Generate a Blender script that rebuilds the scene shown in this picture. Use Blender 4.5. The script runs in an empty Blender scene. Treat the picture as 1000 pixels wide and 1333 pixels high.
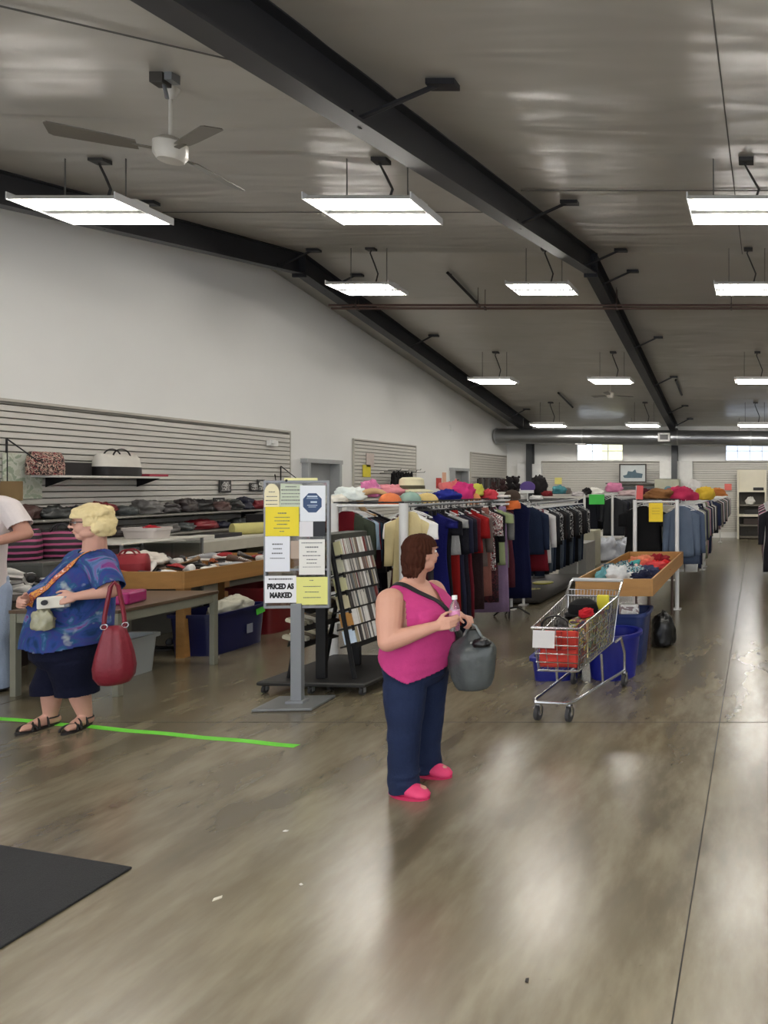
TUBE_E = 40.0; WORLD_E = 2.0; EXPO = 0.55
import bpy, math, random
from mathutils import Vector, Matrix, noise, Euler
random.seed(7)
SC = bpy.context.scene
COL = SC.collection
PI = math.pi
F = 900.0; CX = 986.0; CY = 631.0; EYE = 1.8

def at(px, py, Z):
    """world point that stands Z metres into the hall on the ray of photograph pixel px, py"""
    return Vector(((px-CX)*Z/F, Z, EYE-(py-CY)*Z/F))
def gz(py):
    return F*EYE/(py-CY)
def lin(c):
    return tuple(((x/255.0)/12.92 if x/255.0 <= 0.04045 else ((x/255.0+0.055)/1.055)**2.4) for x in c)

# ------------------------------------------------------------------ materials
MATS = {}
def alb(c):
    c = lin(c); y = .3*c[0]+.6*c[1]+.1*c[2]; k = .66+.34*min(1, y/.75)
    return tuple(x*k for x in c)
def mat(name, col, rough=0.6, metal=0.0, var=0.12, scale=8.0, bump=0.0, bscale=40.0, emit=0.0, alpha=1.0, trans=0.0, stretch=None, spec=None):
    key = (name, col, rough, metal)
    if key in MATS: return MATS[key]
    m = bpy.data.materials.new(name); m.use_nodes = True
    nt = m.node_tree; b = nt.nodes['Principled BSDF']
    c = alb(col)
    b.inputs['Roughness'].default_value = rough
    b.inputs['Metallic'].default_value = metal
    if spec is not None: b.inputs['Specular IOR Level'].default_value = spec
    tc = nt.nodes.new('ShaderNodeTexCoord'); vec = tc.outputs['Object']
    if stretch:
        mp = nt.nodes.new('ShaderNodeMapping'); mp.inputs['Scale'].default_value = stretch
        nt.links.new(vec, mp.inputs['Vector']); vec = mp.outputs['Vector']
    nz = nt.nodes.new('ShaderNodeTexNoise'); nz.inputs['Scale'].default_value = scale; nz.inputs['Detail'].default_value = 4
    nt.links.new(vec, nz.inputs['Vector'])
    mx = nt.nodes.new('ShaderNodeMix'); mx.data_type = 'RGBA'
    mx.inputs[6].default_value = (*[x*(1-var) for x in c], 1); mx.inputs[7].default_value = (*[min(1, x*(1+var)) for x in c], 1)
    nt.links.new(nz.outputs['Fac'], mx.inputs[0]); nt.links.new(mx.outputs[2], b.inputs['Base Color'])
    if bump:
        n2 = nt.nodes.new('ShaderNodeTexNoise'); n2.inputs['Scale'].default_value = bscale
        nt.links.new(vec, n2.inputs['Vector'])
        bp = nt.nodes.new('ShaderNodeBump'); bp.inputs['Strength'].default_value = bump; bp.inputs['Distance'].default_value = 0.01
        nt.links.new(n2.outputs['Fac'], bp.inputs['Height']); nt.links.new(bp.outputs['Normal'], b.inputs['Normal'])
    if emit:
        b.inputs['Emission Color'].default_value = (*c, 1); b.inputs['Emission Strength'].default_value = emit
    if trans: b.inputs['Transmission Weight'].default_value = trans
    if alpha < 1: b.inputs['Alpha'].default_value = alpha
    MATS[key] = m
    return m

def multi(name, cols, scale=12.0, rough=0.8, kind='noise', sharp=True, bump=0.0, stretch=None):
    """printed cloth: several flat colours laid out by a procedural texture"""
    key = (name, tuple(cols), scale)
    if key in MATS: return MATS[key]
    m = bpy.data.materials.new(name); m.use_nodes = True
    nt = m.node_tree; b = nt.nodes['Principled BSDF']; b.inputs['Roughness'].default_value = rough
    tc = nt.nodes.new('ShaderNodeTexCoord'); mp = nt.nodes.new('ShaderNodeMapping')
    if stretch: mp.inputs['Scale'].default_value = stretch
    nt.links.new(tc.outputs['Object'], mp.inputs['Vector'])
    if kind == 'voronoi':
        t = nt.nodes.new('ShaderNodeTexVoronoi'); t.inputs['Scale'].default_value = scale
        out = t.outputs['Color']
        sep = nt.nodes.new('ShaderNodeSeparateColor'); nt.links.new(out, sep.inputs[0]); out = sep.outputs[0]
    elif kind == 'dots':
        t = nt.nodes.new('ShaderNodeTexVoronoi'); t.inputs['Scale'].default_value = scale; out = t.outputs['Distance']
    elif kind == 'wave':
        t = nt.nodes.new('ShaderNodeTexWave'); t.bands_direction = 'Z'; t.inputs['Scale'].default_value = scale; t.inputs['Distortion'].default_value = 1; out = t.outputs['Fac']
    else:
        t = nt.nodes.new('ShaderNodeTexNoise'); t.inputs['Scale'].default_value = scale; t.inputs['Detail'].default_value = 3; t.inputs['Distortion'].default_value = 1.2
        out = t.outputs['Fac']
    nt.links.new(mp.outputs['Vector'], t.inputs['Vector'])
    r = nt.nodes.new('ShaderNodeValToRGB'); cr = r.color_ramp
    cr.interpolation = 'CONSTANT' if sharp else 'LINEAR'
    n = len(cols)
    lo, hi = (0.0, 1.0) if kind in ('voronoi', 'wave') else ((0.0, 0.6) if kind == 'dots' else (0.33, 0.67))
    while len(cr.elements) < n: cr.elements.new(0.5)
    for i, c in enumerate(cols):
        cr.elements[i].position = lo+(hi-lo)*(i/ n if sharp else i/(n-1)); cr.elements[i].color = (*alb(c), 1)
    nt.links.new(out, r.inputs['Fac']); nt.links.new(r.outputs['Color'], b.inputs['Base Color'])
    MATS[key] = m
    return m

def cloth(col, name='cloth'):
    return mat(name, tuple(col), 0.85, 0, 0.18, 6, 0.35, 60, spec=0.2)

CHROME = mat('chrome', (205, 206, 208), 0.25, 1.0, 0.03)
STEEL = mat('grey_metal', (150, 153, 155), 0.4, 0.5, 0.05)
BLACKM = mat('black_metal', (26, 26, 28), 0.4, 0.3, 0.1)
BLACKP = mat('black_plastic', (22, 22, 24), 0.45)
WHITEP = mat('white_plastic', (235, 235, 232), 0.4, 0, 0.03)
WHITEM = mat('white_enamel', (228, 228, 226), 0.35, 0, 0.03)
RUBBER = mat('rubber', (45, 45, 47), 0.7)
INK = mat('ink', (28, 28, 30), 0.7)
GREYINK = mat('grey_ink', (120, 120, 122), 0.7)
WOOD = mat('pine_wood', (182, 134, 74), 0.5, 0, 0.25, 5, 0.1, 30, stretch=(1, .25, 4))
WOODD = mat('brown_laminate', (104, 84, 66), 0.35, 0, 0.15, 6)

# ------------------------------------------------------------------ mesh building
def rotm(rx=0, ry=0, rz=0): return Euler((rx, ry, rz)).to_matrix()

class MB:
    def __init__(s): s.v = []; s.f = []; s.m = []
    def add(s, vs, fs, mi=0):
        o = len(s.v); s.v += [Vector(p) for p in vs]
        for f in fs: s.f.append([i+o for i in f]); s.m.append(mi)
        return s
    def box(s, c, d, R=None, mi=0, taper=1.0):
        c = Vector(c); hx, hy, hz = d[0]/2, d[1]/2, d[2]/2
        vs = []
        for z, t in ((-hz, taper), (hz, 1.0)):
            for x, y in ((-hx, -hy), (hx, -hy), (hx, hy), (-hx, hy)):
                p = Vector((x*t, y*t, z)); vs.append((R @ p if R else p)+c)
        return s.add(vs, [(3, 2, 1, 0), (4, 5, 6, 7), (0, 1, 5, 4), (1, 2, 6, 5), (2, 3, 7, 6), (3, 0, 4, 7)], mi)
    def loft(s, rings, caps=True, mi=0, closed=True):
        n = len(rings[0]); vs = [p for r in rings for p in r]; fs = []
        for i in range(len(rings)-1):
            for j in range(n if closed else n-1):
                k = (j+1) % n
                fs.append((i*n+j, i*n+k, (i+1)*n+k, (i+1)*n+j))
        if caps and closed:
            fs.append(tuple(reversed(range(n)))); fs.append(tuple((len(rings)-1)*n+j for j in range(n)))
        return s.add(vs, fs, mi)
    def tube(s, pts, r, seg=8, mi=0, loop=False):
        pts = [Vector(p) for p in pts]; n = len(pts)
        rs = r if isinstance(r, (list, tuple)) else [r]*n
        rings = []; up = None
        for i, p in enumerate(pts):
            if loop: d = pts[(i+1) % n]-pts[i-1]
            elif i == 0: d = pts[1]-p
            elif i == n-1: d = p-pts[i-1]
            else: d = (pts[i+1]-p).normalized()+(p-pts[i-1]).normalized()
            if d.length < 1e-9: d = Vector((0, 0, 1))
            d.normalize()
            if up is None or abs(up.dot(d)) > .98:
                up = Vector((0, 0, 1)) if abs(d.z) < .9 else Vector((1, 0, 0))
            a = (up-d*up.dot(d)).normalized(); b = d.cross(a); up = a
            rings.append([p+(a*math.cos(t)+b*math.sin(t))*rs[i] for t in (2*PI*k/seg for k in range(seg))])
        if loop: rings.append(rings[0]); return s.loft(rings, False, mi)
        return s.loft(rings, True, mi)
    def lathe(s, prof, c=(0, 0, 0), seg=24, mi=0, R=None, sx=1, sy=1):
        c = Vector(c); rings = []
        for r, z in prof:
            ring = []
            for k in range(seg):
                t = 2*PI*k/seg; p = Vector((r*math.cos(t)*sx, r*math.sin(t)*sy, z))
                ring.append((R @ p if R else p)+c)
            rings.append(ring)
        return s.loft(rings, True, mi)
    def ball(s, c, rad, R=None, seg=14, rows=9, mi=0):
        prof = [(math.sin(PI*i/rows), -math.cos(PI*i/rows)) for i in range(rows+1)]
        prof[0] = (1e-4, -1); prof[-1] = (1e-4, 1); c = Vector(c)
        rings = []
        for r, z in prof:
            ring = []
            for k in range(seg):
                t = 2*PI*k/seg; p = Vector((r*math.cos(t)*rad[0], r*math.sin(t)*rad[1], z*rad[2]))
                ring.append((R @ p if R else p)+c)
            rings.append(ring)
        return s.loft(rings, True, mi)
    def cap(s, p0, p1, r0, r1, seg=14):
        p0 = Vector(p0); p1 = Vector(p1); d = (p1-p0); L = d.length; d.normalize()
        pts = []; rs = []
        for k in range(5):
            a = PI/2*(1-k/4); pts.append(p0-d*r0*math.sin(a)); rs.append(max(1e-4, r0*math.cos(a)))
        for k in range(5):
            a = PI/2*k/4; pts.append(p1+d*r1*math.sin(a)); rs.append(max(1e-4, r1*math.cos(a)))
        return s.tube(pts, rs, seg)
    def rings(s, L, n=28, yaw=0):
        """stack of ellipses: (x, y, z, rx, ry)"""
        out = []; R = rotm(0, 0, yaw)
        for (x, y, z, rx, ry) in L:
            out.append([Vector((x, y, z))+R @ Vector((rx*math.cos(t), ry*math.sin(t), 0)) for t in (2*PI*k/n for k in range(n))])
        return s.loft(out)
    def grid(s, fn, nu, nv, mi=0, wrap=False):
        vs = [fn(i/nu, j/nv) for i in range(nu+1) for j in range(nv+1)]
        fs = [(i*(nv+1)+j, (i+1)*(nv+1)+j, (i+1)*(nv+1)+j+1, i*(nv+1)+j+1) for i in range(nu) for j in range(nv)]
        return s.add(vs, fs, mi)
    def prism(s, poly, t, M=None, mi=0):
        """polygon in x,z extruded by t along y"""
        n = len(poly); vs = [Vector((x, -t/2, z)) for x, z in poly]+[Vector((x, t/2, z)) for x, z in poly]
        if M: vs = [M @ v for v in vs]
        fs = [tuple(range(n)), tuple(reversed(range(n, 2*n)))]+[(i, i+n, (i+1) % n+n, (i+1) % n) for i in range(n)]
        return s.add(vs, fs, mi)
    def mesh(s, name):
        me = bpy.data.meshes.new(name); me.from_pydata([tuple(p) for p in s.v], [], s.f)
        return me
    def build(s, name, mats, parent=None, smooth=False, bevel=0, loc=None, rz=0, world=False, thick=0, auto=True):
        if world:
            o = Vector(parent.location) if parent else (Vector(loc) if loc is not None else Vector((0, 0, 0)))
            s.v = [p-o for p in s.v]
        me = s.mesh(name)
        mats = mats if isinstance(mats, (list, tuple)) else [mats]
        for m in mats: me.materials.append(m)
        for p, i in zip(me.polygons, s.m): p.material_index = min(i, len(mats)-1)
        import bmesh
        bm = bmesh.new(); bm.from_mesh(me); bmesh.ops.recalc_face_normals(bm, faces=bm.faces); bm.to_mesh(me); bm.free()
        if smooth:
            for p in me.polygons: p.use_smooth = True
            if smooth != 'full':
                try: me.set_sharp_from_angle(angle=math.radians(40))
                except Exception: pass
        o = bpy.data.objects.new(name, me); COL.objects.link(o)
        if parent: o.parent = parent
        if loc is not None: o.location = loc
        o.rotation_euler = (0, 0, rz)
        if bevel:
            md = o.modifiers.new('Bevel', 'BEVEL'); md.width = bevel; md.segments = 2; md.limit_method = 'ANGLE'
        if thick:
            md = o.modifiers.new('Solidify', 'SOLIDIFY'); md.thickness = thick
        return o

def tag(o, label, cat, group=None, kind=None):
    if label: o['label'] = label
    if cat: o['category'] = cat
    if group: o['group'] = group
    if kind: o['kind'] = kind
    return o
def thing(name, label, cat, loc=(0, 0, 0), rz=0, group=None):
    o = bpy.data.objects.new(name, None); COL.objects.link(o)
    o.empty_display_size = .1
    o.location = loc; o.rotation_euler = (0, 0, rz)
    return tag(o, label, cat, group)
def struct(o): o['kind'] = 'structure'; return o
def lab(o, l): o['label'] = l; return o
def copy_tree(o, parent=None):
    c = o.copy(); COL.objects.link(c); c.parent = parent
    for ch in o.children: copy_tree(ch, c)
    return c

def bake(o, voxel, smooth=4, cull=None, disp=None):
    """union of the overlapping shells as one continuous smoothed surface"""
    r = o.modifiers.new('r', 'REMESH'); r.mode = 'VOXEL'; r.voxel_size = voxel; r.use_smooth_shade = True
    if smooth:
        sm = o.modifiers.new('s', 'SMOOTH'); sm.factor = .5; sm.iterations = smooth
    dg = bpy.context.evaluated_depsgraph_get(); dg.update()
    me = bpy.data.meshes.new_from_object(o.evaluated_get(dg))
    me.name = o.name
    o.modifiers.clear()
    if disp:
        me.update()
        ns = [v.normal.copy() for v in me.vertices]
        for v, n in zip(me.vertices, ns): v.co += n*disp(v.co)
    if cull:
        import bmesh
        bm = bmesh.new(); bm.from_mesh(me)
        bmesh.ops.delete(bm, geom=[f for f in bm.faces if cull(f.calc_center_median())], context='FACES')
        bm.to_mesh(me); bm.free()
    mats = [m for m in o.data.materials]
    o.data = me
    if not len(me.materials):
        for m in mats: me.materials.append(m)
    for p in me.polygons: p.use_smooth = True
    return o

def text_mesh(body, size, offset=0.0):
    cu = bpy.data.curves.new('lettering', 'FONT'); cu.body = body; cu.size = size; cu.offset = offset
    cu.align_x = 'CENTER'; cu.align_y = 'CENTER'; cu.extrude = 0.0006
    ob = bpy.data.objects.new('lettering', cu); COL.objects.link(ob)
    dg = bpy.context.evaluated_depsgraph_get(); dg.update()
    me = bpy.data.meshes.new_from_object(ob.evaluated_get(dg))
    bpy.data.objects.remove(ob)
    return me
# ------------------------------------------------------------------ setting
XL = -8.5; ZB = 23.5; RIDGE = 11.5; HR = 5.65; SL = 0.155; XR = 12.0; ZF = -0.5
def HC(Z): return HR-SL*abs(Z-RIDGE)

def floor_mat():
    m = bpy.data.materials.new('polished_concrete'); m.use_nodes = True
    nt = m.node_tree; b = nt.nodes['Principled BSDF']; N = nt.nodes.new; L = nt.links.new
    tc = N('ShaderNodeTexCoord')
    def nz(scale, sc, rot, det, rough=.55):
        mp = N('ShaderNodeMapping'); mp.inputs['Scale'].default_value = sc; mp.inputs['Rotation'].default_value = (0, 0, rot); L(tc.outputs['Object'], mp.inputs[0])
        n = N('ShaderNodeTexNoise'); n.inputs['Scale'].default_value = scale; n.inputs['Detail'].default_value = det; n.inputs['Roughness'].default_value = rough; L(mp.outputs[0], n.inputs['Vector']); return n.outputs['Fac']
    def mr(x, a, b_, c=0., d=1.):
        q = N('ShaderNodeMapRange'); q.interpolation_type = 'SMOOTHSTEP'
        for k, v in zip((1, 2, 3, 4), (a, b_, c, d)): q.inputs[k].default_value = v
        L(x, q.inputs[0]); return q.outputs[0]
    def mix(f, a, b_):
        q = N('ShaderNodeMix'); q.data_type = 'RGBA'; L(f, q.inputs[0])
        for k, v in ((6, a), (7, b_)):
            if isinstance(v, tuple): q.inputs[k].default_value = (*lin(v), 1)
            else: L(v, q.inputs[k])
        return q.outputs[2]
    big = mr(nz(.8, (1, .6, 1), .5, 4, .5), .3, .7)
    mid = mr(nz(2.2, (1.6, .6, 1), .75, 6, .55), .3, .7)
    fine = mr(nz(9, (1.8, .5, 1), .7, 4, .5), .2, .9, 0, .4)
    spots = mr(nz(26, (1, 1, 1), 0, 2), .7, .85, 0, .3)
    c = mix(big, (84, 74, 54), (118, 108, 86)); c = mix(mr(mid, 0, 1, 0, .8), c, (142, 133, 110)) ; c = mix(fine, c, (84, 76, 58)); c = mix(spots, c, (64, 54, 42))
    L(c, b.inputs['Base Color'])
    b.inputs['Roughness'].default_value = .27
    b.inputs['Specular IOR Level'].default_value = .8
    b.inputs['Coat Weight'].default_value = .35; b.inputs['Coat Roughness'].default_value = .22
    return m

def ceiling_mat():
    m = bpy.data.materials.new('vinyl_faced_insulation'); m.use_nodes = True
    nt = m.node_tree; b = nt.nodes['Principled BSDF']; N = nt.nodes.new; L = nt.links.new
    tc = N('ShaderNodeTexCoord')
    mp = N('ShaderNodeMapping'); mp.inputs['Scale'].default_value = (.5, 1.9, 1); L(tc.outputs['Object'], mp.inputs[0])
    n1 = N('ShaderNodeTexNoise'); n1.inputs['Scale'].default_value = 1.1; n1.inputs['Detail'].default_value = 1.5; n1.inputs['Distortion'].default_value = .5; L(mp.outputs[0], n1.inputs['Vector'])
    mp2 = N('ShaderNodeMapping'); mp2.inputs['Scale'].default_value = (.9, 1.2, 1); mp2.inputs['Rotation'].default_value = (0, 0, .6); L(tc.outputs['Object'], mp2.inputs[0])
    n2 = N('ShaderNodeTexNoise'); n2.inputs['Scale'].default_value = .8; n2.inputs['Detail'].default_value = 2; L(mp2.outputs[0], n2.inputs['Vector'])
    ad = N('ShaderNodeMath'); ad.operation = 'ADD'; L(n1.outputs['Fac'], ad.inputs[0]); L(n2.outputs['Fac'], ad.inputs[1])
    bp = N('ShaderNodeBump'); bp.inputs['Strength'].default_value = .42; bp.inputs['Distance'].default_value = .09
    L(ad.outputs[0], bp.inputs['Height']); L(bp.outputs[0], b.inputs['Normal'])
    mx = N('ShaderNodeMix'); mx.data_type = 'RGBA'; mx.inputs[6].default_value = (*lin((158, 154, 144)), 1); mx.inputs[7].default_value = (*lin((178, 174, 164)), 1)
    L(n2.outputs['Fac'], mx.inputs[0]); L(mx.outputs[2], b.inputs['Base Color'])
    b.inputs['Roughness'].default_value = .3; b.inputs['Specular IOR Level'].default_value = .6
    return m

def slat_mat():
    return mat('slatwall_panel', (214, 211, 203), .5, 0, .04, 3)

WALLP = mat('wall_paint', (240, 240, 237), .75, 0, .03, 1.5)
DARKB = mat('dark_steel_paint', (44, 45, 51), .5, 0, .12, 3)

mb = MB(); mb.box(((XL+XR)/2, (ZB+ZF)/2, -.05), (XR-XL+.4, ZB-ZF+.4, .1)); struct(mb.build('floor', floor_mat()))
# ceiling: two gently creased slopes
mb = MB()
def cf(u, v):
    X = XL+(XR-XL)*u; Z = ZF+(ZB-ZF)*v
    w = .012*noise.noise(Vector((X*.7, Z*2.2, 3)))
    return Vector((X, Z, HC(Z)+w))
mb.grid(cf, 60, 120)
o = mb.build('ceiling', ceiling_mat(), smooth='full', thick=.08); o.modifiers['Solidify'].offset = 0
o.modifiers['Solidify'].offset = 1; struct(o)
me = o.data
if me.polygons[0].normal.z > 0: me.flip_normals()
o.modifiers['Solidify'].offset = -1

# walls
WT = .2
D1 = (12.93, 13.9, 2.22); D2 = (19.15, 20.05, 2.2)
mb = MB()
def wall_l(z0, z1, h0=0.0, top=None):
    n = max(1, int((z1-z0)/1.0))
    ks = sorted(set([z0, z1]+([RIDGE] if z0 < RIDGE < z1 else [])))
    for a, b_ in zip(ks[:-1], ks[1:]):
        ta = HC(a)+.05 if top is None else top; tb = HC(b_)+.05 if top is None else top
        vs = [(XL-WT, a, h0), (XL, a, h0), (XL, b_, h0), (XL-WT, b_, h0), (XL-WT, a, ta), (XL, a, ta), (XL, b_, tb), (XL-WT, b_, tb)]
        mb.add(vs, [(3, 2, 1, 0), (4, 5, 6, 7), (0, 1, 5, 4), (1, 2, 6, 5), (2, 3, 7, 6), (3, 0, 4, 7)])
wall_l(ZF, D1[0]); wall_l(D1[0], D1[1], D1[2]); wall_l(D1[1], D2[0]); wall_l(D2[0], D2[1], D2[2]); wall_l(D2[1], ZB)
struct(mb.build('wall_left', WALLP))
# back wall with two high windows
W1 = (at(750, 0, ZB).x, at(812, 0, ZB).x); W2 = (at(944, 0, ZB).x, 1.0); WH = (2.60, 3.30)
mb = MB()
HB = HC(ZB)
def wb(x0, x1, z0, z1): mb.box(((x0+x1)/2, ZB+WT/2, (z0+z1)/2), (x1-x0, WT, z1-z0))
wb(XL-WT, XR, 0, WH[0]); wb(XL-WT, XR, WH[1], HB+.05)
wb(XL-WT, W1[0], *WH); wb(W1[1], W2[0], *WH); wb(W2[1], XR, *WH)
struct(mb.build('wall_back', WALLP))
def window(n, x0, x1, bars):
    t = struct(thing('window_%d' % n, None, None, ((x0+x1)/2, ZB, WH[0])))
    w = x1-x0; h = WH[1]-WH[0]
    m = MB()
    for xx in (-w/2+.02, w/2-.02): m.box((xx, .05, h/2), (.04, .1, h))
    for zz in (.02, h-.02): m.box((0, .05, zz), (w, .1, .04))
    for k in range(1, bars): m.box((-w/2+w*k/bars, .06, h/2), (.02, .03, h))
    m.box((0, .06, h*.5), (w, .03, .02))
    m.build('window_frame', WHITEM, t)
    m = MB(); m.box((0, .1, h/2), (w, .008, h)); g = mat('window_glass', (245, 250, 250), .02, 0, 0, trans=1.0); m.build('pane', g, t)
window(1, W1[0], W1[1], 3); window(2, W2[0], W2[1], 5)
# buildings / foliage just outside the high windows
o = MB().box((-5.4, ZB+6, 2.5), (2.4, .3, 5)).build('neighbouring_wall', mat('pale_stucco', (222, 214, 170), .8)); struct(o)
o = MB().box((1.0, ZB+6, 2.5), (5, .3, 5)).build('neighbouring_wall', mat('pale_siding', (215, 222, 240), .8)); struct(o)

# right wall and shop front (out of the picture) with big windows for daylight
mb = MB(); mb.box((XR+.1, (ZB+ZF)/2, 1.8), (.2, ZB-ZF, 3.6)); mb.prism([(ZF, 3.6), (ZB, 3.6), (ZB, HC(ZB)), (RIDGE, HR), (ZF, HC(ZF))], .2, Matrix.Translation((XR+.1, 0, 0)) @ Matrix.Rotation(PI/2, 4, 'Z'))
struct(mb.build('wall_right', WALLP))
mb = MB()
HF = HC(ZF)
mb.box(((XL+XR)/2, ZF-.1, .25), (XR-XL, .2, .5)); mb.box(((XL+XR)/2, ZF-.1, (3.1+HF)/2), (XR-XL, .2, HF-3.1))
for x in [XL+.15, -5.2, -2, 1.2, 4.4, 7.6, XR-.15]: mb.box((x, ZF-.1, 1.8), (.3, .2, 2.7))
struct(mb.build('wall_front', WALLP))
# service room behind the left doors
mb = MB(); mb.box((XL-1.6, 16.5, 1.5), (.1, 9, 3)); mb.box((XL-.9, 16.5, 3.0), (1.4, 9, .1)); mb.box((XL-.9, 12.0, 1.5), (1.4, .1, 3)); mb.box((XL-.9, 21, 1.5), (1.4, .1, 3)); mb.box((XL-.9, 16.5, -.05), (1.4, 9, .1))
struct(mb.build('wall_service_room', mat('service_room_paint', (150, 150, 148), .8)))
# doors in the left wall
def door(n, z0, z1, h, col, ajar=0, panel=None):
    t = struct(thing('door_%d' % n, None, None, (XL, z0, 0)))
    w = z1-z0
    m = MB(); fr = mat('door_frame_paint', (176, 179, 180), .5)
    for yy in (0.0, w): m.box((.0, yy, h/2), (.26, .07, h))
    m.box((.0, w/2, h+.03), (.26, w+.14, .08)); m.build('door_frame', fr, t, bevel=.004)
    m = MB(); m.box((-.09, w/2, h/2), (.05, w-.08, h-.02)); m.build('door_leaf', mat('door_paint', col, .5, 0, .05), t, bevel=.003)
    m = MB(); m.tube([(-.06, w-.16, 1.0), (-.0, w-.16, 1.0), (-.0, w-.28, 1.0)], .012); m.build('door_handle', STEEL, t, smooth=True)
    if panel:
        m = MB(); m.box((-.06, w*.5, 1.55), (.02, w*.5, .8)); m.build('door_window', mat('dark_glass', (70, 74, 78), .1), t)
door(1, D1[0], D1[1], D1[2], (172, 175, 176)); door(2, D2[0], D2[1], D2[2], (150, 152, 152), panel=True)

# slatwall panels: grooved boards
def slat_panel(name, length, h0, h1, loc, rz, label):
    loc = Vector(loc)+rotm(0, 0, rz) @ Vector((.004, 0, 0)); t = thing(name, label, 'slatwall', loc, rz, None)
    m = MB(); p = .0762
    # profile in x (out of the wall) and z, extruded along y
    n = int((h1-h0)/p); prof = []
    for k in range(n):
        z = h0+k*p
        prof += [(.030, z), (.030, z+p-.016), (.008, z+p-.012), (.008, z+p-.003)]
    prof.append((.030, h0+n*p)); 
    vs = []; fs = []
    L_ = len(prof)
    for y in (0, length): vs += [(x, y, z) for x, z in prof]
    for i in range(L_-1): fs.append((i, i+1, L_+i+1, L_+i))
    m.add(vs, fs); m.build('grooved_board', slat_mat(), t)
    m = MB(); m.box((.004, length/2, (h0+h1)/2), (.008, length, h1-h0))
    m.build('backing', mat('slat_groove', (150, 147, 140), .8), t)
    m = MB()
    m.box((.017, length/2, h1+.008), (.036, length+.04, .03))
    for y in (-.01, length+.01): m.box((.017, y, (h0+h1)/2), (.036, .025, h1-h0))
    m.build('edge_trim', mat('slat_trim', (196, 192, 182), .5), t)
    return t
slat_panel('slatwall', 12.52-2.0, .2, 2.75, (XL, 2.0, 0), 0, 'long beige slatwall on the left wall behind the handbags and shoe tables')
slat_panel('slatwall', 2.62, .3, 2.75, (XL, 14.52, 0), 0, 'short beige slatwall between the two grey doors of the left wall')
slat_panel('slatwall', 2.9, .3, 2.75, (XL, 20.45, 0), 0, 'beige slatwall at the far end of the left wall, beyond the second door')
xa, xb = at(706, 0, ZB).x, at(868, 0, ZB).x
slat_panel('slatwall', xb-xa, .2, 2.58, (xa, ZB, 0), -PI/2, 'wide beige slatwall on the back wall behind the framed picture')
o_ = bpy.data.objects[-1] if False else None
xc, xd = at(897, 0, ZB).x, 3.0
slat_panel('slatwall', xd-xc, .2, 2.58, (xc, ZB, 0), -PI/2, 'beige slatwall on the back wall beside the tall cream shelf')

# ------------------------------------------------------------------ roof frames
def roof_frame(X, w=.2, d=.33, name='roof_frame'):
    t = thing(name, None, None, (X, RIDGE, 0)); struct(t)
    m = MB()
    def seg(z0, z1, d0, d1, x0, x1, off0, off1):
        """sloped box hanging off0..d below the ceiling"""
        vs = []
        for z, dd, of in ((z0, d0, off0), (z1, d1, off1)):
            top = HC(z)-of; bot = HC(z)-dd
            vs += [(x0, z-RIDGE, bot), (x1, z-RIDGE, bot), (x1, z-RIDGE, top), (x0, z-RIDGE, top)]
        m.add(vs, [(0, 1, 2, 3), (7, 6, 5, 4), (0, 4, 5, 1), (1, 5, 6, 2), (2, 6, 7, 3), (3, 7, 4, 0)])
    for a, b_ in ((ZF, RIDGE), (RIDGE, ZB-.1)):
        seg(a, b_, d, d, -.006, .006, 0, 0)
        seg(a, b_, d+.012, d+.012, -w/2, w/2, d-.012, d-.012)
        seg(a, b_, .012, .012, -w/2, w/2, -.0, -.0)
    m.build('rafter', DARKB, t)
    m = MB()
    for dz in (-.012, .012): m.box((0, dz, HR-d/2-.02), (w+.02, .014, d+.1))
    for s_ in (-1, 1):
        for k in range(3):
            for sy in (-.03, .03): m.ball((s_*.06, sy, HR-.1-k*.13), (.013, .013, .013), seg=6, rows=4)
    m.build('ridge_plate', DARKB, t)
    m = MB()
    zc = ZB-.3-RIDGE
    m.box((0, zc-.12, (HC(ZB)-.05)/2), (w, .012, HC(ZB)-.15)); m.box((0, zc+.12, (HC(ZB)-.05)/2), (w, .012, HC(ZB)-.15)); m.box((0, zc, (HC(ZB)-.05)/2), (.01, .24, HC(ZB)-.15))
    m.build('column', mat('column_paint', (70, 73, 76), .5), t)
    return t
X2 = -2.77; X1 = -7.62
fr1 = roof_frame(X1); fr2 = roof_frame(X2)
def brace(X, Z, lean, frame):
    m = MB(); h = HC(Z)
    p0 = Vector((X+.02, Z-RIDGE-.0, h-.30)); p1 = Vector((X+lean, Z-RIDGE+.05, h-.03))
    m.tube([p0, p1], .018, 6)
    m.box((X+lean+.03, Z-RIDGE+.05, h-.03), (.2, .09, .04)); m.box(p0, (.02, .1, .08))
    m.v = [p-Vector((X, 0, 0)) for p in m.v]
    m.build('flange_brace', mat('brace_paint', (42, 42, 46), .5), frame)
for z in (1.6, 4.74, 7.98, 11.0, 12.05, 15.2, 18.0, 20.8, 22.4): brace(X2, z, .56, fr2)
for z in (5.2, 8.0, 11.0, 12.2, 15.1, 18.2, 21.2): brace(X1, z, .5, fr1)
# thin seams of the ceiling sheet; the diagonal one is a cable
for i, (x0, z0, x1, z1) in enumerate([(-2.6, 3.0, 3, 3.0), (-4.5, 3.57, -2.86, 4.92), (-.25, .2, -.25, RIDGE), (-7.4, 8.6, -2.9, 8.6), (-2.6, 7.6, 6, 7.6)]):
    m = MB(); n = 2
    m.tube([(x0, z0, HC(z0)-.012), (x1, z1, HC(z1)-.012)], .006, 5)
    struct(m.build('trim_%d' % (i+1), mat('seam_tape', (104, 101, 94), .7)))
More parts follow.
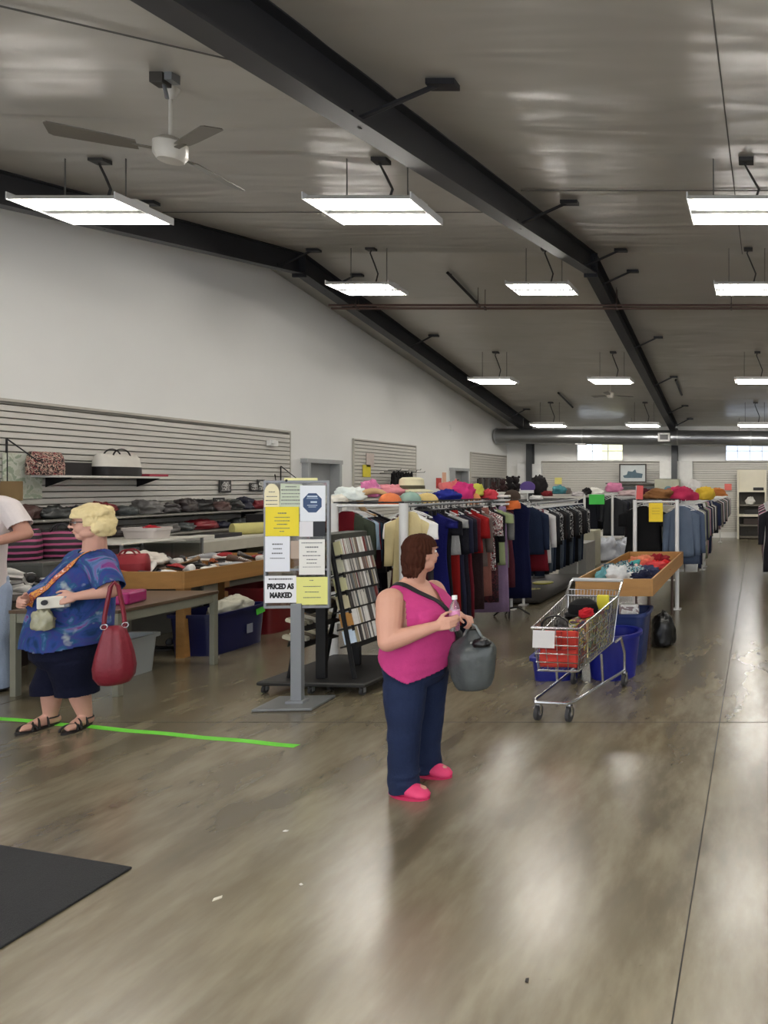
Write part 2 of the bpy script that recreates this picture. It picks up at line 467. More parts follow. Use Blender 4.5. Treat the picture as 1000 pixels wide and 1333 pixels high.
# floor joints
def joint(n, x0, z0, x1, z1):
    m = MB(); w = .006
    d = Vector((x1-x0, z1-z0, 0)).normalized(); s_ = Vector((-d.y, d.x, 0))*w/2
    a = Vector((x0, z0, .0)); b_ = Vector((x1, z1, .0)); k = Vector((0, 0, .0012))
    m.add([a-s_, a+s_, b_+s_, b_-s_, a-s_+k, a+s_+k, b_+s_+k, b_-s_+k], [(0, 1, 2, 3), (7, 6, 5, 4), (0, 4, 5, 1), (1, 5, 6, 2), (2, 6, 7, 3), (3, 7, 4, 0)])
    struct(m.build('trim_%d' % n, mat('saw_cut', (48, 44, 38), .8)))
joint(10, -.285, ZF, -.285, ZB); joint(11, -8.4, 5.24, XR, 5.24); joint(12, -8.4, 10.8, XR, 10.8); joint(13, -6.2, ZF, -6.2, ZB); joint(14, -8.4, 16.4, XR, 16.4)

# ------------------------------------------------------------------ overhead duct and pipes
t = thing('ventilation_duct', 'long round galvanised duct running under the ceiling along the back wall', 'duct', (0, 22.3, 0))
p0 = Vector((-8.42, 0, 3.37)); p1 = Vector((9, 0, 3.2))
m = MB(); m.tube([p0, p1], .245, 28); m.build('duct_pipe', mat('galvanised_steel', (150, 152, 154), .32, .85, .1, 3), t, smooth=True)
for f_ in (.0, .16, .335, .47, .64, .8):
    q = p0.lerp(p1, f_); MB().tube([q, q+Vector((.05, 0, 0))], .254, 28).build('collar', mat('galvanised_band', (170, 172, 174), .35, .8), t, smooth=True)
q = p0.lerp(p1, (at(865, 0, 22.1).x-p0.x)/(p1.x-p0.x))
m = MB(); m.box(q+Vector((0, -.24, 0)), (.38, .1, .28)); g = m.build('air_grille', mat('grille_frame', (190, 190, 188), .5), t, bevel=.006)
m = MB(); m.box(q+Vector((0, -.295, 0)), (.26, .012, .16)); m.build('grille_opening', BLACKP, g)
q = p0.lerp(p1, (at(755, 0, 22.1).x-p0.x)/(p1.x-p0.x)); m = MB(); m.box(q+Vector((0, -.05, -.24)), (.32, .2, .05)); m.build('air_grille', mat('grille_frame', (190, 190, 188), .5), t, bevel=.006)
for f_ in (.05, .25, .45, .65):
    q = p0.lerp(p1, f_); MB().tube([q+Vector((0, 0, .2)), Vector((q.x, 0, HC(22.3)-.02))], .008, 5).build('hanger_strap', STEEL, t)
for k, (hh, zz, lab_) in enumerate([(5.11, 12.75, 'upper of the two thin brown pipes crossing the hall below the ridge'), (5.07, 12.83, 'lower of the two thin brown pipes crossing the hall below the ridge')]):
    t = thing('pipe', lab_, 'pipe', (0, zz, 0), 0)
    m = MB(); m.tube([(-7.9, 0, hh), (9, 0, hh-.02*0)], .022, 8); m.build('pipe_run', mat('brown_pipe', (92, 66, 56), .55), t, smooth=True)
    for x in (-7.4, -5.15+k*.1, -2.6, -.48, 2.4):
        MB().tube([(x, 0, hh), (x, 0, HC(zz)-.02)], .006, 5).box((x, 0, hh), (.03, .06, .06)).build('pipe_hanger', mat('hanger_steel', (80, 66, 60), .5), t)
def ceil_slot(px, za, zb, label):
    Xp = (px-CX)*za/F
    m = MB(); a = Vector((Xp, za, HC(za)-.05)); b_ = Vector((Xp, zb, HC(zb)-.05))
    m.tube([a, b_], .035, 4); q = a.lerp(b_, .5); m.tube([a.lerp(b_, .1), a.lerp(b_, .1)+Vector((0, 0, .05))], .01, 4); m.tube([a.lerp(b_, .9), a.lerp(b_, .9)+Vector((0, 0, .05))], .01, 4)
    for v in m.v: pass
    o = m.build('ceiling_bar', BLACKM, loc=a, world=True); tag(o, label, 'ceiling bar')
ceil_slot(583, 12.1, 13.5, 'long black bar fixed to the ceiling just above the brown pipes')
ceil_slot(727, 19.4, 20.9, 'short black bar on the ceiling between the far rows of lights')
ceil_slot(880, 18.2, 19.6, 'faint dark bar on the ceiling right of the nearer black roof frame')

# ------------------------------------------------------------------ lights
TUBE = mat('fluorescent_tube', (255, 250, 242), .4, 0, 0, emit=TUBE_E)
REFL = mat('light_reflector', (232, 232, 228), .3, 0, .02)
def ceiling_light(loc, label, w=1.0, rods=True):
    t = thing('ceiling_light', label, 'ceiling light', loc, 0, 'hanging fluorescent ceiling lights')
    x, y, z = loc
    m = MB(); 
    m.box((0, 0, .075), (w+.08, .14, .05))
    for s_ in (-1, 1):
        # two shallow trough reflectors, open below
        y0 = s_*.175
        pr = [(-.13, .0), (-.07, .05), (.07, .05), (.13, .0), (.13, .006), (.074, .058), (-.074, .058), (-.13, .006)]
        for xx in (-w/2-.06, w/2+.06): pass
        rings = [[Vector((xx, y0+a, b_)) for a, b_ in pr] for xx in (-w/2-.06, w/2+.06)]
        m.loft(rings)
    m.build('reflector', REFL, t)
    for xx in (-w/2-.065, w/2+.065): MB().box((xx, 0, .03), (.012, .63, .07)).build('end_cap', WHITEM, t, bevel=.003)
    for s_ in (-1, 1):
        for k in (-1, 1): MB().tube([(-w/2, s_*.175+k*.045, -.006), (w/2, s_*.175+k*.045, -.006)], .019, 10).build('lamp_tube', TUBE, t, smooth=True)
    if rods:
        for xx in (-w*.32, w*.36): MB().tube([(xx, 0, .09), (xx, 0, HC(y)-z-.01)], .006, 5).build('suspension_rod', mat('rod_steel', (110, 108, 102), .5), t)
        m = MB(); h = HC(y)-z
        m.tube([(.12, 0, .09), (.16, 0, .09+h*.25), (.09, .02, .09+h*.5), (.02, .03, .09+h*.75), (.04, .02, h-.03)], .012, 6); m.box((.04, .02, h-.02), (.14, .1, .04))
        m.build('power_cable', mat('grey_cable', (66, 64, 62), .6), t, smooth=True)
    return t
LH = [(6.5, 4.36, [(at(122, 0, 6.5).x, 'bright twin-tube ceiling light nearest the left wall, above the blonde woman'), (at(489, 0, 6.5).x, 'bright twin-tube ceiling light left of the nearer black roof frame'), (at(966, 0, 6.5).x, 'large bright ceiling light cut by the right edge, nearest the camera'), (3.2, 'ceiling light of the nearest row, out of the picture')]),
      (11.0, 4.90, [(at(479, 0, 11).x, 'ceiling light under the ridge beside the far left roof frame'), (at(707, 0, 11).x, 'ceiling light under the ridge just left of the nearer roof frame kink'), (at(971, 0, 11).x, 'ceiling light under the ridge at the right edge'), (3.2, 'ceiling light under the ridge, out of the picture')]),
      (16.2, 4.22, [(at(643, 0, 16.2).x, 'small-looking ceiling light beside the left roof frame, in the third row'), (at(796, 0, 16.2).x, 'ceiling light of the third row, left of the nearer roof frame'), (at(984, 0, 16.2).x, 'ceiling light of the third row at the right edge'), (3.4, 'ceiling light of the third row, out of the picture')]),
      (20.5, 3.55, [(at(715, 0, 20.5).x, 'farthest ceiling light on the left, just above the duct end'), (at(838, 0, 20.5).x, 'farthest ceiling light in the middle, just above the duct'), (at(982, 0, 20.5).x, 'farthest ceiling light at the right edge, above the duct'), (3.6, 'farthest ceiling light, out of the picture')])]
for y, z, L_ in LH:
    for x, lb in L_: ceiling_light((x, y, z), lb, .84)  # last light of each row is out of view, added for the lighting
for x in (-5.5, -2.1, 1.4, 5.0):  # unseen row near the camera, added because the hall's lighting needs it
    ceiling_light((x, 1.6, 3.7), 'unseen ceiling light of the added row beyond the picture edge', .98)

# ------------------------------------------------------------------ ceiling fans
def fan(loc, label, ang, r=.62):
    x, y, z = loc
    t = thing('ceiling_fan', label, 'ceiling fan', loc, 0)
    W = mat('fan_white', (205, 200, 188), .35)
    m = MB(); m.lathe([(.03, -.085), (.075, -.08), (.10, -.04), (.10, .04), (.06, .08), (.02, .09)], seg=20); m.build('motor', W, t, smooth=True)
    m = MB(); m.tube([(0, 0, .08), (0, 0, HC(y)-z-.02)], .012, 8); m.lathe([(.02, HC(y)-z-.1), (.055, HC(y)-z-.02)], seg=14); m.build('downrod', W, t, smooth=True)
    for k in range(3):
        a = ang+k*2*PI/3; R = rotm(0, 0, a)
        m = MB()
        m.box(R @ Vector((.14, 0, -.01)), (.14, .03, .008), R)
        pr = [(.18, .045), (.3, .055), (r, .065), (r+.02, .05), (r+.02, -.05), (r, -.065), (.3, -.055), (.18, -.045)]
        vs = [R @ Vector((a_, b_, -.012+b_*.25)) for a_, b_ in pr]+[R @ Vector((a_, b_, -.004+b_*.25)) for a_, b_ in pr]
        n = len(pr)
        m.add(vs, [tuple(range(n)), tuple(reversed(range(n, 2*n)))]+[(i, i+n, (i+1) % n+n, (i+1) % n) for i in range(n)])
        m.build('blade', mat('fan_blade', (120, 114, 102), .35), t)
fan((at(222, 0, 4.89).x, 4.89, 4.17), 'white three-blade ceiling fan hanging at the upper left', math.radians(90))
fan((at(795, 0, 18.5).x, 18.5, 4.2), 'small distant ceiling fan behind the third row of lights', math.radians(30))
p = at(192, 98, 4.6); 
t = thing('ceiling_box', 'small dark electrical box on the ceiling beside the nearest fan', 'electrical box', (p.x, 4.7, HC(4.7)))
MB().box((0, 0, -.04), (.09, .08, .08)).build('box_body', mat('dark_box', (74, 70, 64), .6), t, bevel=.005)
MB().box((.08, .0, -.03), (.05, .07, .06)).tube([(.02, 0, -.06), (.04, 0, -.14), (.045, 0, -.17)], .012).build('bracket', STEEL, t)
# small gadgets on the left wall
def on_left(px, py):
    Z = -XL*F/(CX-px); return at(px, py, Z)
p = on_left(348, 577); o = MB().box((.05, 0, 0), (.07, .2, .1)).box((.1, -.06, .02), (.06, .07, .07)).build('emergency_light', WHITEP, loc=p+Vector((.04, 0, 0)), bevel=.006); tag(o, 'small white emergency light high on the long slatwall', 'wall light')
p = on_left(582, 496); o = MB().box((.08, 0, 0), (.16, .12, .12)).ball((.18, 0, -.03), (.05, .05, .05)).build('wall_speaker', mat('beige_plastic', (190, 186, 176), .5), loc=p, bevel=.01); tag(o, 'small round gadget on the left wall just under the far roof frame', 'wall device')
p = on_left(586, 557); o = MB().box((.02, 0, 0), (.04, .1, .16)).build('wall_thermostat', WHITEP, loc=p, bevel=.006); tag(o, 'small white wall device above the second slatwall section', 'wall device')
# ------------------------------------------------------------------ floor things: mat, tape, litter
m = MB(); t_ = .012
pts = [(-2.93, 3.24), (-2.93, 2.2), (-4.6, 2.3), (-5.3, 3.8)]
m.add([(x, y, .0005) for x, y in pts]+[(x, y, t_) for x, y in pts], [(0, 1, 2, 3), (7, 6, 5, 4), (0, 4, 5, 1), (1, 5, 6, 2), (2, 6, 7, 3), (3, 7, 4, 0)])
o = m.build('entrance_mat', mat('rubber_mat', (38, 39, 41), .85, 0, .15, 30, .6, 200), bevel=.004); tag(o, 'black rubber entrance mat on the floor at the bottom left', 'mat')
m = MB()
a = Vector((-6.4, 5.44, .001)); b_ = Vector((-3.17, 4.76, .001)); d = (b_-a).normalized(); s_ = Vector((-d.y, d.x, 0))*.028
n = 24; ring = []
for i in range(n+1):
    c = a.lerp(b_, i/n)+Vector((0, .006*math.sin(i*1.3), 0)); k = Vector((0, 0, .0012))
    ring.append([c-s_, c+s_, c+s_+k, c-s_+k])
m.loft(ring); o = m.build('floor_tape', mat('green_tape', (112, 222, 56), .5, 0, .05)); tag(o, 'bright green tape line stuck across the floor by the blonde woman', 'floor tape')
for i, (px, py, s, c, lb) in enumerate([(372, 1082, .012, (225, 220, 210), 'tiny pale paper scrap on the floor left of the pink clogs'), (283, 1170, .02, (222, 214, 196), 'small white scrap on the floor nearest the mat'), (686, 1277, .012, (40, 34, 28), 'small dark speck low on the bare floor'), (392, 1152, .009, (215, 210, 200), 'tiny white crumb on the floor right of the larger white scrap')]):
    Z = gz(py); m = MB(); R = rotm(0, 0, i*.9)
    m.add([R @ Vector(q) for q in [(-s, -s*.4, 0), (s*.7, -s*.5, 0), (s, s*.4, 0), (-s*.5, s*.5, 0), (-s, -s*.4, .003), (s*.7, -s*.5, .005), (s, s*.4, .003), (-s*.5, s*.5, .004)]], [(0, 1, 2, 3), (7, 6, 5, 4), (0, 4, 5, 1), (1, 5, 6, 2), (2, 6, 7, 3), (3, 7, 4, 0)])
    o = m.build('paper_scrap' if i != 2 else 'dirt_speck', mat('scrap%s' % '', c, .8), loc=at(px, py, Z)); o.location.z = .0005; tag(o, lb, 'scrap' if i != 2 else 'speck')

# ------------------------------------------------------------------ sign stand
SX, SZ = -3.765, 5.66
t = thing('sign_stand', 'grey floor stand with a board of store notices reading PRICED AS MARKED', 'sign stand', (SX, SZ, 0), math.radians(4))
GREYP = mat('stand_paint', (150, 153, 156), .4, .3, .05)
MB().box((0, 0, .42), (.085, .05, .82)).build('post', GREYP, t, bevel=.004)
MB().box((-.02, 0, .012), (.46, .36, .02)).build('base_plate', mat('stand_base', (132, 134, 134), .45, .3), t, bevel=.006)
MB().box((0, 0, .03), (.14, .1, .02)).build('foot_bracket', GREYP, t, bevel=.003)
BW, BB, BT = .515, .79, 1.835
m = MB(); fw = .02
for x in (-BW/2+fw/2, BW/2-fw/2): m.box((x, 0, (BB+BT)/2), (fw, .03, BT-BB))
for z in (BB+fw/2, BT-fw/2): m.box((0, 0, z), (BW-.002, .028, fw))
m.box((0, 0, 1.105), (BW-.002, .026, .016))
m.build('board_frame', GREYP, t, bevel=.003)
MB().box((0, .006, (BB+BT)/2), (BW-.03, .004, BT-BB-.03)).build('clear_panel', mat('acrylic', (238, 242, 242), .08, 0, 0, trans=1.0, alpha=.5), t)
k_ = 1/159.0
def bp(px, py): return ((px-385)*k_, 1.8-(py-631)*k_)
def paper(name, x0, y0, x1, y1, col, lines=(), label=None, y=-.016, poly=None, tilt=0):
    a = bp(x0, y1); b_ = bp(x1, y0); cx, cz = (a[0]+b_[0])/2, (a[1]+b_[1])/2; w, h = b_[0]-a[0], b_[1]-a[1]
    m = MB()
    if poly: m.prism([(cx+q[0]*w/2, cz+q[1]*h/2) for q in poly], .003, Matrix.Translation((0, y, 0)))
    else: m.box((cx, y, cz), (w, .003, h), rotm(0, tilt, 0))
    o = m.build(name, mat('notice_paper', col, .6, 0, .03), t)
    if label: lab(o, label)
    if lines:
        m = MB()
        for fy, fw_, th in lines:
            # words of a line, too small to read
            L_ = w*fw_; x = cx-L_/2; zz = cz+h/2-fy*h; rr = random.Random(int(fy*1000)+int(x0))
            while x < cx+L_/2-.004:
                ww = min(rr.uniform(.007, .018), cx+L_/2-x); m.box((x+ww/2, y-.0022, zz), (ww, .001, th)); x += ww+.004
        m.build('small_print', GREYINK, o)
    return o
arch = [(-1, -1), (1, -1), (1, .2)]+[(math.cos(a), .2+.8*math.sin(a)) for a in [PI*i/10 for i in range(1, 10)]]+[(-1, .2)]
paper('notice', 345.5, 629.5, 364, 660, (240, 230, 190), [(.35, .4, .006), (.55, .7, .007), (.72, .8, .008), (.88, .8, .007)], 'arched cream notice', poly=arch)
paper('notice', 365, 630, 392, 660, (205, 214, 190), [(.12, .5, .008), (.26, .9, .009), (.42, .85, .006), (.56, .8, .006), (.7, .9, .007), (.86, .9, .006)], 'pale green handwritten notice', tilt=.05)
q = paper('notice', 390, 632, 421.5, 678.5, (236, 240, 244), [], 'white notice with a blue octagon', y=-.019)
oc = MB(); cxz = bp(405.5, 654.5); oc.prism([(cxz[0]+.078*math.cos(PI/8+i*PI/4), cxz[1]+.085*math.sin(PI/8+i*PI/4)) for i in range(8)], .002, Matrix.Translation((0, -.0215, 0)))
oc.build('blue_octagon', mat('sticker_blue', (40, 78, 128), .4), q)
for dz, w_, th in ((.052, .08, .012), (.036, .09, .004), (.006, .05, .014), (-.02, .08, .005), (-.034, .06, .004)):
    MB().box((cxz[0]+(0.012 if th > .013 else 0), -.0232, cxz[1]+dz), (w_, .001, th)).build('printed_line', mat('sticker_print', (196, 212, 228), .5), q)
paper('notice', 347, 659.5, 388.5, 697.5, (243, 222, 52), [(.22, .25, .009), (.36, .45, .006), (.48, .45, .006), (.6, .3, .008), (.73, .5, .006), (.84, .15, .006)], 'bright yellow notice', y=-.018)
paper('notice', 389, 679, 406, 698.5, (232, 230, 232), [], 'small blank white note')
paper('notice', 406, 678.8, 421, 698, (40, 42, 50), [], 'small black square')
paper('notice', 346.5, 698, 377, 743.5, (238, 240, 246), [(.22, .42, .01), (.35, .35, .009), (.48, .45, .01), (.62, .6, .007)], 'white notice on the left')
paper('notice', 388.5, 702, 420.5, 748, (240, 238, 230), [(.1, .8, .007), (.22, .5, .01), (.35, .4, .008), (.46, .7, .007), (.57, .4, .007), (.67, .4, .007), (.78, .7, .004)], 'white notice on the right')
paper('notice', 378, 704, 388, 727, (196, 176, 158), [], 'small pinkish card', y=-.014)
q = paper('notice', 346, 749, 385, 784, (244, 244, 246), [(.12, .75, .012)], 'white notice with bold black lettering')
paper('notice', 385, 751, 424, 787, (238, 236, 142), [(.12, .15, .006), (.34, .55, .006), (.54, .45, .006), (.74, .55, .006)], 'pale yellow notice', y=-.014)
for body, px, py, s in (('PRICED AS', 365.5, 763, .052), ('MARKED', 366, 774.5, .052)):
    me = text_mesh(body, s, .0034); x, z = bp(px, py)
    for v in me.vertices: v.co = Vector((x+v.co.x*.84, -.0185-v.co.z*.5, z+v.co.y*1.12))
    me.materials.append(INK); o = bpy.data.objects.new('lettering', me); COL.objects.link(o); o.parent = q
MB().box((.03, -.005, BT+.006), (.26, .004, .03)).build('cream_paper_strip', mat('notice_paper', (240, 236, 170), .6, 0, .03), t)
m = MB(); m.ball((0, 0, 0), (.011, .008, .011), seg=8, rows=5); m.v = [p+Vector((-.08, -.012, BT-.002)) for p in m.v]; m.build('black_clip', BLACKP, t)

# ------------------------------------------------------------------ rolling media rack
RX, RZ = -3.79, 6.27
rz_ = math.radians(-4)
t = thing('media_rack', 'black A-shaped rolling rack full of disc cases, behind the sign stand', 'media rack', (RX, RZ, 0), rz_)
def rackp(x, y, z): return Vector((RX, RZ, 0))+rotm(0, 0, rz_) @ Vector((x, y, z))
m = MB(); m.box((.0, .12, .098), (.95, .95, .02)); m.tube([(-.475, -.36, .09), (.475, -.36, .09), (.475, .6, .09), (-.475, .6, .09)], .018, 6, loop=True)
m.build('platform', mat('black_board', (34, 33, 32), .5), t)
for x, y in ((-.44, -.33), (.44, -.33), (.44, .57), (-.44, .57), (-.02, -.33), (.06, -.2)):
    m = MB(); m.box((x, y, .078), (.05, .035, .012)); m.box((x-.018, y, .052), (.004, .03, .05)); m.box((x+.018, y, .052), (.004, .03, .05))
    c = m.build('caster', STEEL, t)
    m = MB(); m.tube([(x-.013, y, .034), (x+.013, y, .034)], .033, 14); m.build('caster_wheel', RUBBER, c, smooth=True)
RL = .44  # tier length
tiers = [(1.17, .17), (1.015, .19), (.86, .215), (.705, .24), (.555, .27), (.405, .30)]
for y in (-RL/2-.01, RL/2+.01):
    m = MB(); m.box((0, y, .69), (.09, .035, 1.16)); m.build('centre_upright', BLACKM, t, bevel=.004)
    for s_ in (-1, 1): MB().tube([(s_*.07, y, 1.34), (s_*.30, y, .11)], .02, 6).build('slanted_leg', BLACKM, t)
m = MB(); m.box((0, 0, 1.33), (.2, RL+.05, .075)); m.build('header_bar', mat('rack_header', (66, 68, 60), .5), t, bevel=.006)
tilt = math.radians(14)
discs = [(196, 192, 184), (150, 146, 140), (60, 58, 60), (118, 92, 78), (210, 206, 196), (98, 104, 108), (140, 50, 44), (226, 224, 220), (172, 160, 130), (82, 76, 72)]
disc_names = ['off-white', 'grey', 'black', 'brown', 'cream', 'slate', 'dark red', 'white', 'tan', 'charcoal']
tiern = ['top', 'second', 'third', 'fourth', 'fifth', 'lowest']
dm = MB().box((0, 0, 0), (.125, .0104, .138)).mesh('disc_case'); dm.materials.append(WHITEP)
import bmesh
bm_ = bmesh.new(); bm_.from_mesh(dm); bmesh.ops.bevel(bm_, geom=list(bm_.edges), offset=.0012, segments=1, affect='EDGES'); bm_.to_mesh(dm); bm_.free()
for i, (h, xo) in enumerate(tiers):
    for s_ in (1, -1):
        R = rotm(0, -s_*tilt, 0)
        m = MB(); m.box((s_*(xo-.06), 0, h-.012), (.15, RL+.02, .012), R); m.box((s_*(xo+.008), 0, h-.002), (.01, RL+.02, .05), R)
        m.build('tier_shelf', BLACKM, t)
    y = -RL/2+.02; j = 0; prev = 0
    while y < RL/2-.015:
        j += 1
        if random.random() < .07: y += .012
        c = random.choice([0, 0, 1, 1, 2, 3, 4, 4, 5, 6, 7, 7, 8, 9]) if random.random() < .7 else prev
        prev = c
        o = bpy.data.objects.new('disc_case', dm); COL.objects.link(o)
        o.location = rackp(xo-.055, y, h+.074); o.rotation_euler = (Matrix.Rotation(rz_, 3, 'Z') @ Matrix.Rotation(-tilt, 3, 'Y') @ Matrix.Rotation(random.uniform(-.03, .03), 3, 'X')).to_euler()
        o.material_slots[0].link = 'OBJECT'; o.material_slots[0].material = mat('disc_spine', discs[c], .3, 0, .1, 30)
        tag(o, '%s-spined disc case standing in the %s tier of the black rolling rack' % (disc_names[c], tiern[i]), 'disc case', 'disc cases in the rolling media rack')
        y += .0112
# cream boxes and books: near ends of the right tiers, and the left-hand tiers
for i, (h, xo) in enumerate(tiers):
    c = [(226, 222, 178), (214, 212, 190), (222, 220, 176), (216, 206, 172), (196, 140, 70), (204, 220, 236)][i]
    nm = ['pale yellow', 'off-white', 'cream', 'beige', 'orange-brown', 'pale blue'][i]
    m = MB(); R = rotm(0, -tilt, 0); m.box((0, 0, 0), (.11, .012, .12), R); m.box((.0, -.0065, 0), (.08, .001, .06), R)
    o = m.build('media_box', mat('card_box', c, .6), loc=rackp(xo-.055, -RL/2+.002, h+.068), rz=rz_); tag(o, '%s case end-on at the near end of the %s tier, facing the camera' % (nm, tiern[i]), 'media box')
    if i > 0:
        nb = 6
        for j in range(nb):
            y = -RL/2+.06+j*.08
            m = MB(); R = rotm(0, tilt, 0); m.box((0, 0, 0), (.17, .05, .012), R); m.box((0, 0, .011), (.16, .047, .010), R); m.box((0, 0, -.011), (.165, .049, .010), R)
            col = [(214, 208, 184), (190, 184, 160), (226, 222, 206), (122, 110, 92)][(i+j) % 4]
            o = m.build('paperback', mat('book_cover', col, .6), loc=rackp(-xo-.02, y, h+.03), rz=rz_)
            tag(o, 'pale book lying on the left-hand side of the black rolling rack, %s tier' % tiern[i], 'book', 'books on the left side of the rolling rack')

# ------------------------------------------------------------------ generic goods
def crumple(name, p, d, col, seed, label, cat, group=None, rz=0, rough=.85, amp=.35, mt=None, squash=1.0):
    """soft heap of cloth standing on its lowest point"""
    m = MB(); rows, seg = 22, 32; vs = []
    def pw_(x, e): return math.copysign(abs(x)**e, x)
    def fn(u, v):
        a = u*2*PI; b_ = v*PI
        q = Vector((math.sin(b_)**.75*math.cos(a), math.sin(b_)**.75*math.sin(a), -pw_(math.cos(b_), .85)*.92))
        n1 = noise.noise(q*1.6+Vector((seed*3.1, 0, 0))); n2 = abs(noise.noise(q*3.6+Vector((0, seed*1.7, 5))))
        n3 = noise.noise(q*7.5+Vector((seed, 2, 0))); s_ = 1+amp*n1+amp*1.1*(n2-.2)+amp*.22*n3
        q = q*s_
        z = q.z
        if z < -.35: z = -.35-(z+.35)*-.15
        return Vector((q.x*d[0]/2, q.y*d[1]/2, (z+.40)*d[2]/1.45))
    rings = [[fn(i/seg, j/rows) for i in range(seg)] for j in range(1, rows)]
    m.loft(rings)
    zmin = min(v.z for v in m.v); m.v = [v-Vector((0, 0, zmin)) for v in m.v]
    o = m.build(name, mt or cloth(col), loc=p, rz=rz, smooth='full'); tag(o, label, cat, group); return o

def tote(name, p, w, d, h, colb, colt, label, rz=0, split=.5, mt=None, handle=True, group=None):
    """handbag: lower body, upper band and two loops; built facing local -y"""
    t = thing(name, label, 'bag', p, rz, group)
    def ring(z, sw, sd, n=20): return [Vector((sw/2*abs(math.cos(a))**.6*(1 if math.cos(a) > 0 else -1), sd/2*abs(math.sin(a))**.6*(1 if math.sin(a) > 0 else -1), z)) for a in (2*PI*k/n for k in range(n))]
    zs = h*split
    MB().loft([ring(0, w*.96, d*.9), ring(h*.05, w, d), ring(zs, w, d)]).build('bag_base', mt or mat('bag_fabric', colb, .55), t, smooth=True)
    MB().loft([ring(zs, w, d), ring(h*.85, w*.97, d*.75), ring(h, w*.93, d*.35)]).build('bag_top', mt or mat('bag_fabric', colt, .55), t, smooth=True)
    if handle:
        for s_ in (-1, 1):
            MB().tube([(math.cos(a)*w*.22, s_*d*.22, h*.86+math.sin(a)*h*.38) for a in (PI*k/10 for k in range(11))], .009, 6).build('bag_handle', mat('bag_trim', colb, .5), t, smooth=True)
    return t

_shoe_cache = {}
def shoe_mesh(kind):
    if kind in _shoe_cache: return _shoe_cache[kind]
    def ring(x, w, z0, z1, n=12, open_=False):
        return [Vector((x, w/2*math.cos(a), z0+(z1-z0)*(.5+.5*math.sin(a)))) for a in (2*PI*k/n for k in range(n))]
    if kind == 'sneaker':
        st = [(-.14, .05, .03, .075), (-.13, .066, .02, .10), (-.10, .074, .02, .105), (-.05, .076, .02, .10), (0, .082, .02, .085), (.05, .092, .02, .068), (.10, .09, .02, .056), (.135, .066, .02, .045), (.15, .03, .024, .036)]
    elif kind == 'sandal':
        st = [(-.14, .05, .02, .028), (-.12, .066, .02, .03), (0, .07, .02, .032), (.04, .084, .02, .06), (.08, .088, .02, .058), (.12, .07, .02, .032), (.145, .03, .02, .026)]
    else:
        st = [(-.13, .04, .04, .085), (-.12, .056, .035, .095), (-.07, .062, .03, .075), (0, .066, .022, .05), (.05, .08, .018, .045), (.10, .076, .016, .04), (.135, .045, .016, .034), (.15, .015, .018, .028)]
    up = MB(); up.loft([ring(*s_) for s_ in st])
    so = MB(); n = 24; base = []
    for k in range(n):
        a = 2*PI*k/n; x = .15*math.cos(a); w = .044 if x > 0 else .036; base.append((x, w*math.sin(a)*(1+.1*math.cos(a))))
    so.loft([[Vector((x, y, 0)) for x, y in base], [Vector((x*1.01, y*1.04, .012)) for x, y in base], [Vector((x, y, .024 if x < .02 or kind == 'sneaker' else .018)) for x, y in base]])
    if kind == 'heel': so.tube([(-.12, 0, .05), (-.125, 0, 0)], [.016, .01], 8)
    la = None
    if kind == 'sneaker':
        la = MB()
        for i in range(5): la.tube([(.0+i*.018, -.026, .078-i*.006), (.0+i*.018, 0, .088-i*.006), (.0+i*.018, .026, .078-i*.006)], .0035, 5)
    _shoe_cache[kind] = (up, so, la); return _shoe_cache[kind]
_shoe_protos = {}
SHOEC = {'black': (28, 27, 28), 'white': (226, 224, 218), 'brown': (86, 58, 42), 'grey': (128, 126, 124), 'red': (176, 34, 40), 'tan': (166, 134, 98), 'navy': (36, 42, 70), 'silver': (176, 178, 182), 'orange': (196, 98, 52), 'pink': (206, 80, 140)}
def shoe(kind, colr, p, rz, label, group, rx=0, ry=0):
    key = (kind, colr)
    if key not in _shoe_protos:
        t = thing('shoe', None, None); up, so, la = shoe_mesh(kind)
        import copy
        copy.deepcopy(up).build('shoe_upper', mat('shoe_upper', SHOEC[colr], .5, 0, .1), t, smooth=True)
        copy.deepcopy(so).build('shoe_sole', mat('shoe_sole', (232, 230, 224) if kind == 'sneaker' else (46, 40, 36), .6), t, smooth=True)
        if la: copy.deepcopy(la).build('laces', mat('lace', (240, 240, 238) if colr != 'white' else (60, 60, 64), .8), t)
        _shoe_protos[key] = t; r = t
    else: r = copy_tree(_shoe_protos[key])
    r.location = p; r.rotation_euler = (rx, ry, rz)
    for k_ in ('label', 'category', 'group'):
        if k_ in r: del r[k_]
    tag(r, label, 'shoe', group); return r

def carton(name, p, d, col, label, cat, rz=0, mt=None, bevel=.006, group=None):
    o = MB().box((0, 0, d[2]/2), d).build(name, mt or mat('carton', col, .6), loc=p, rz=rz, bevel=bevel); tag(o, label, cat, group); return o

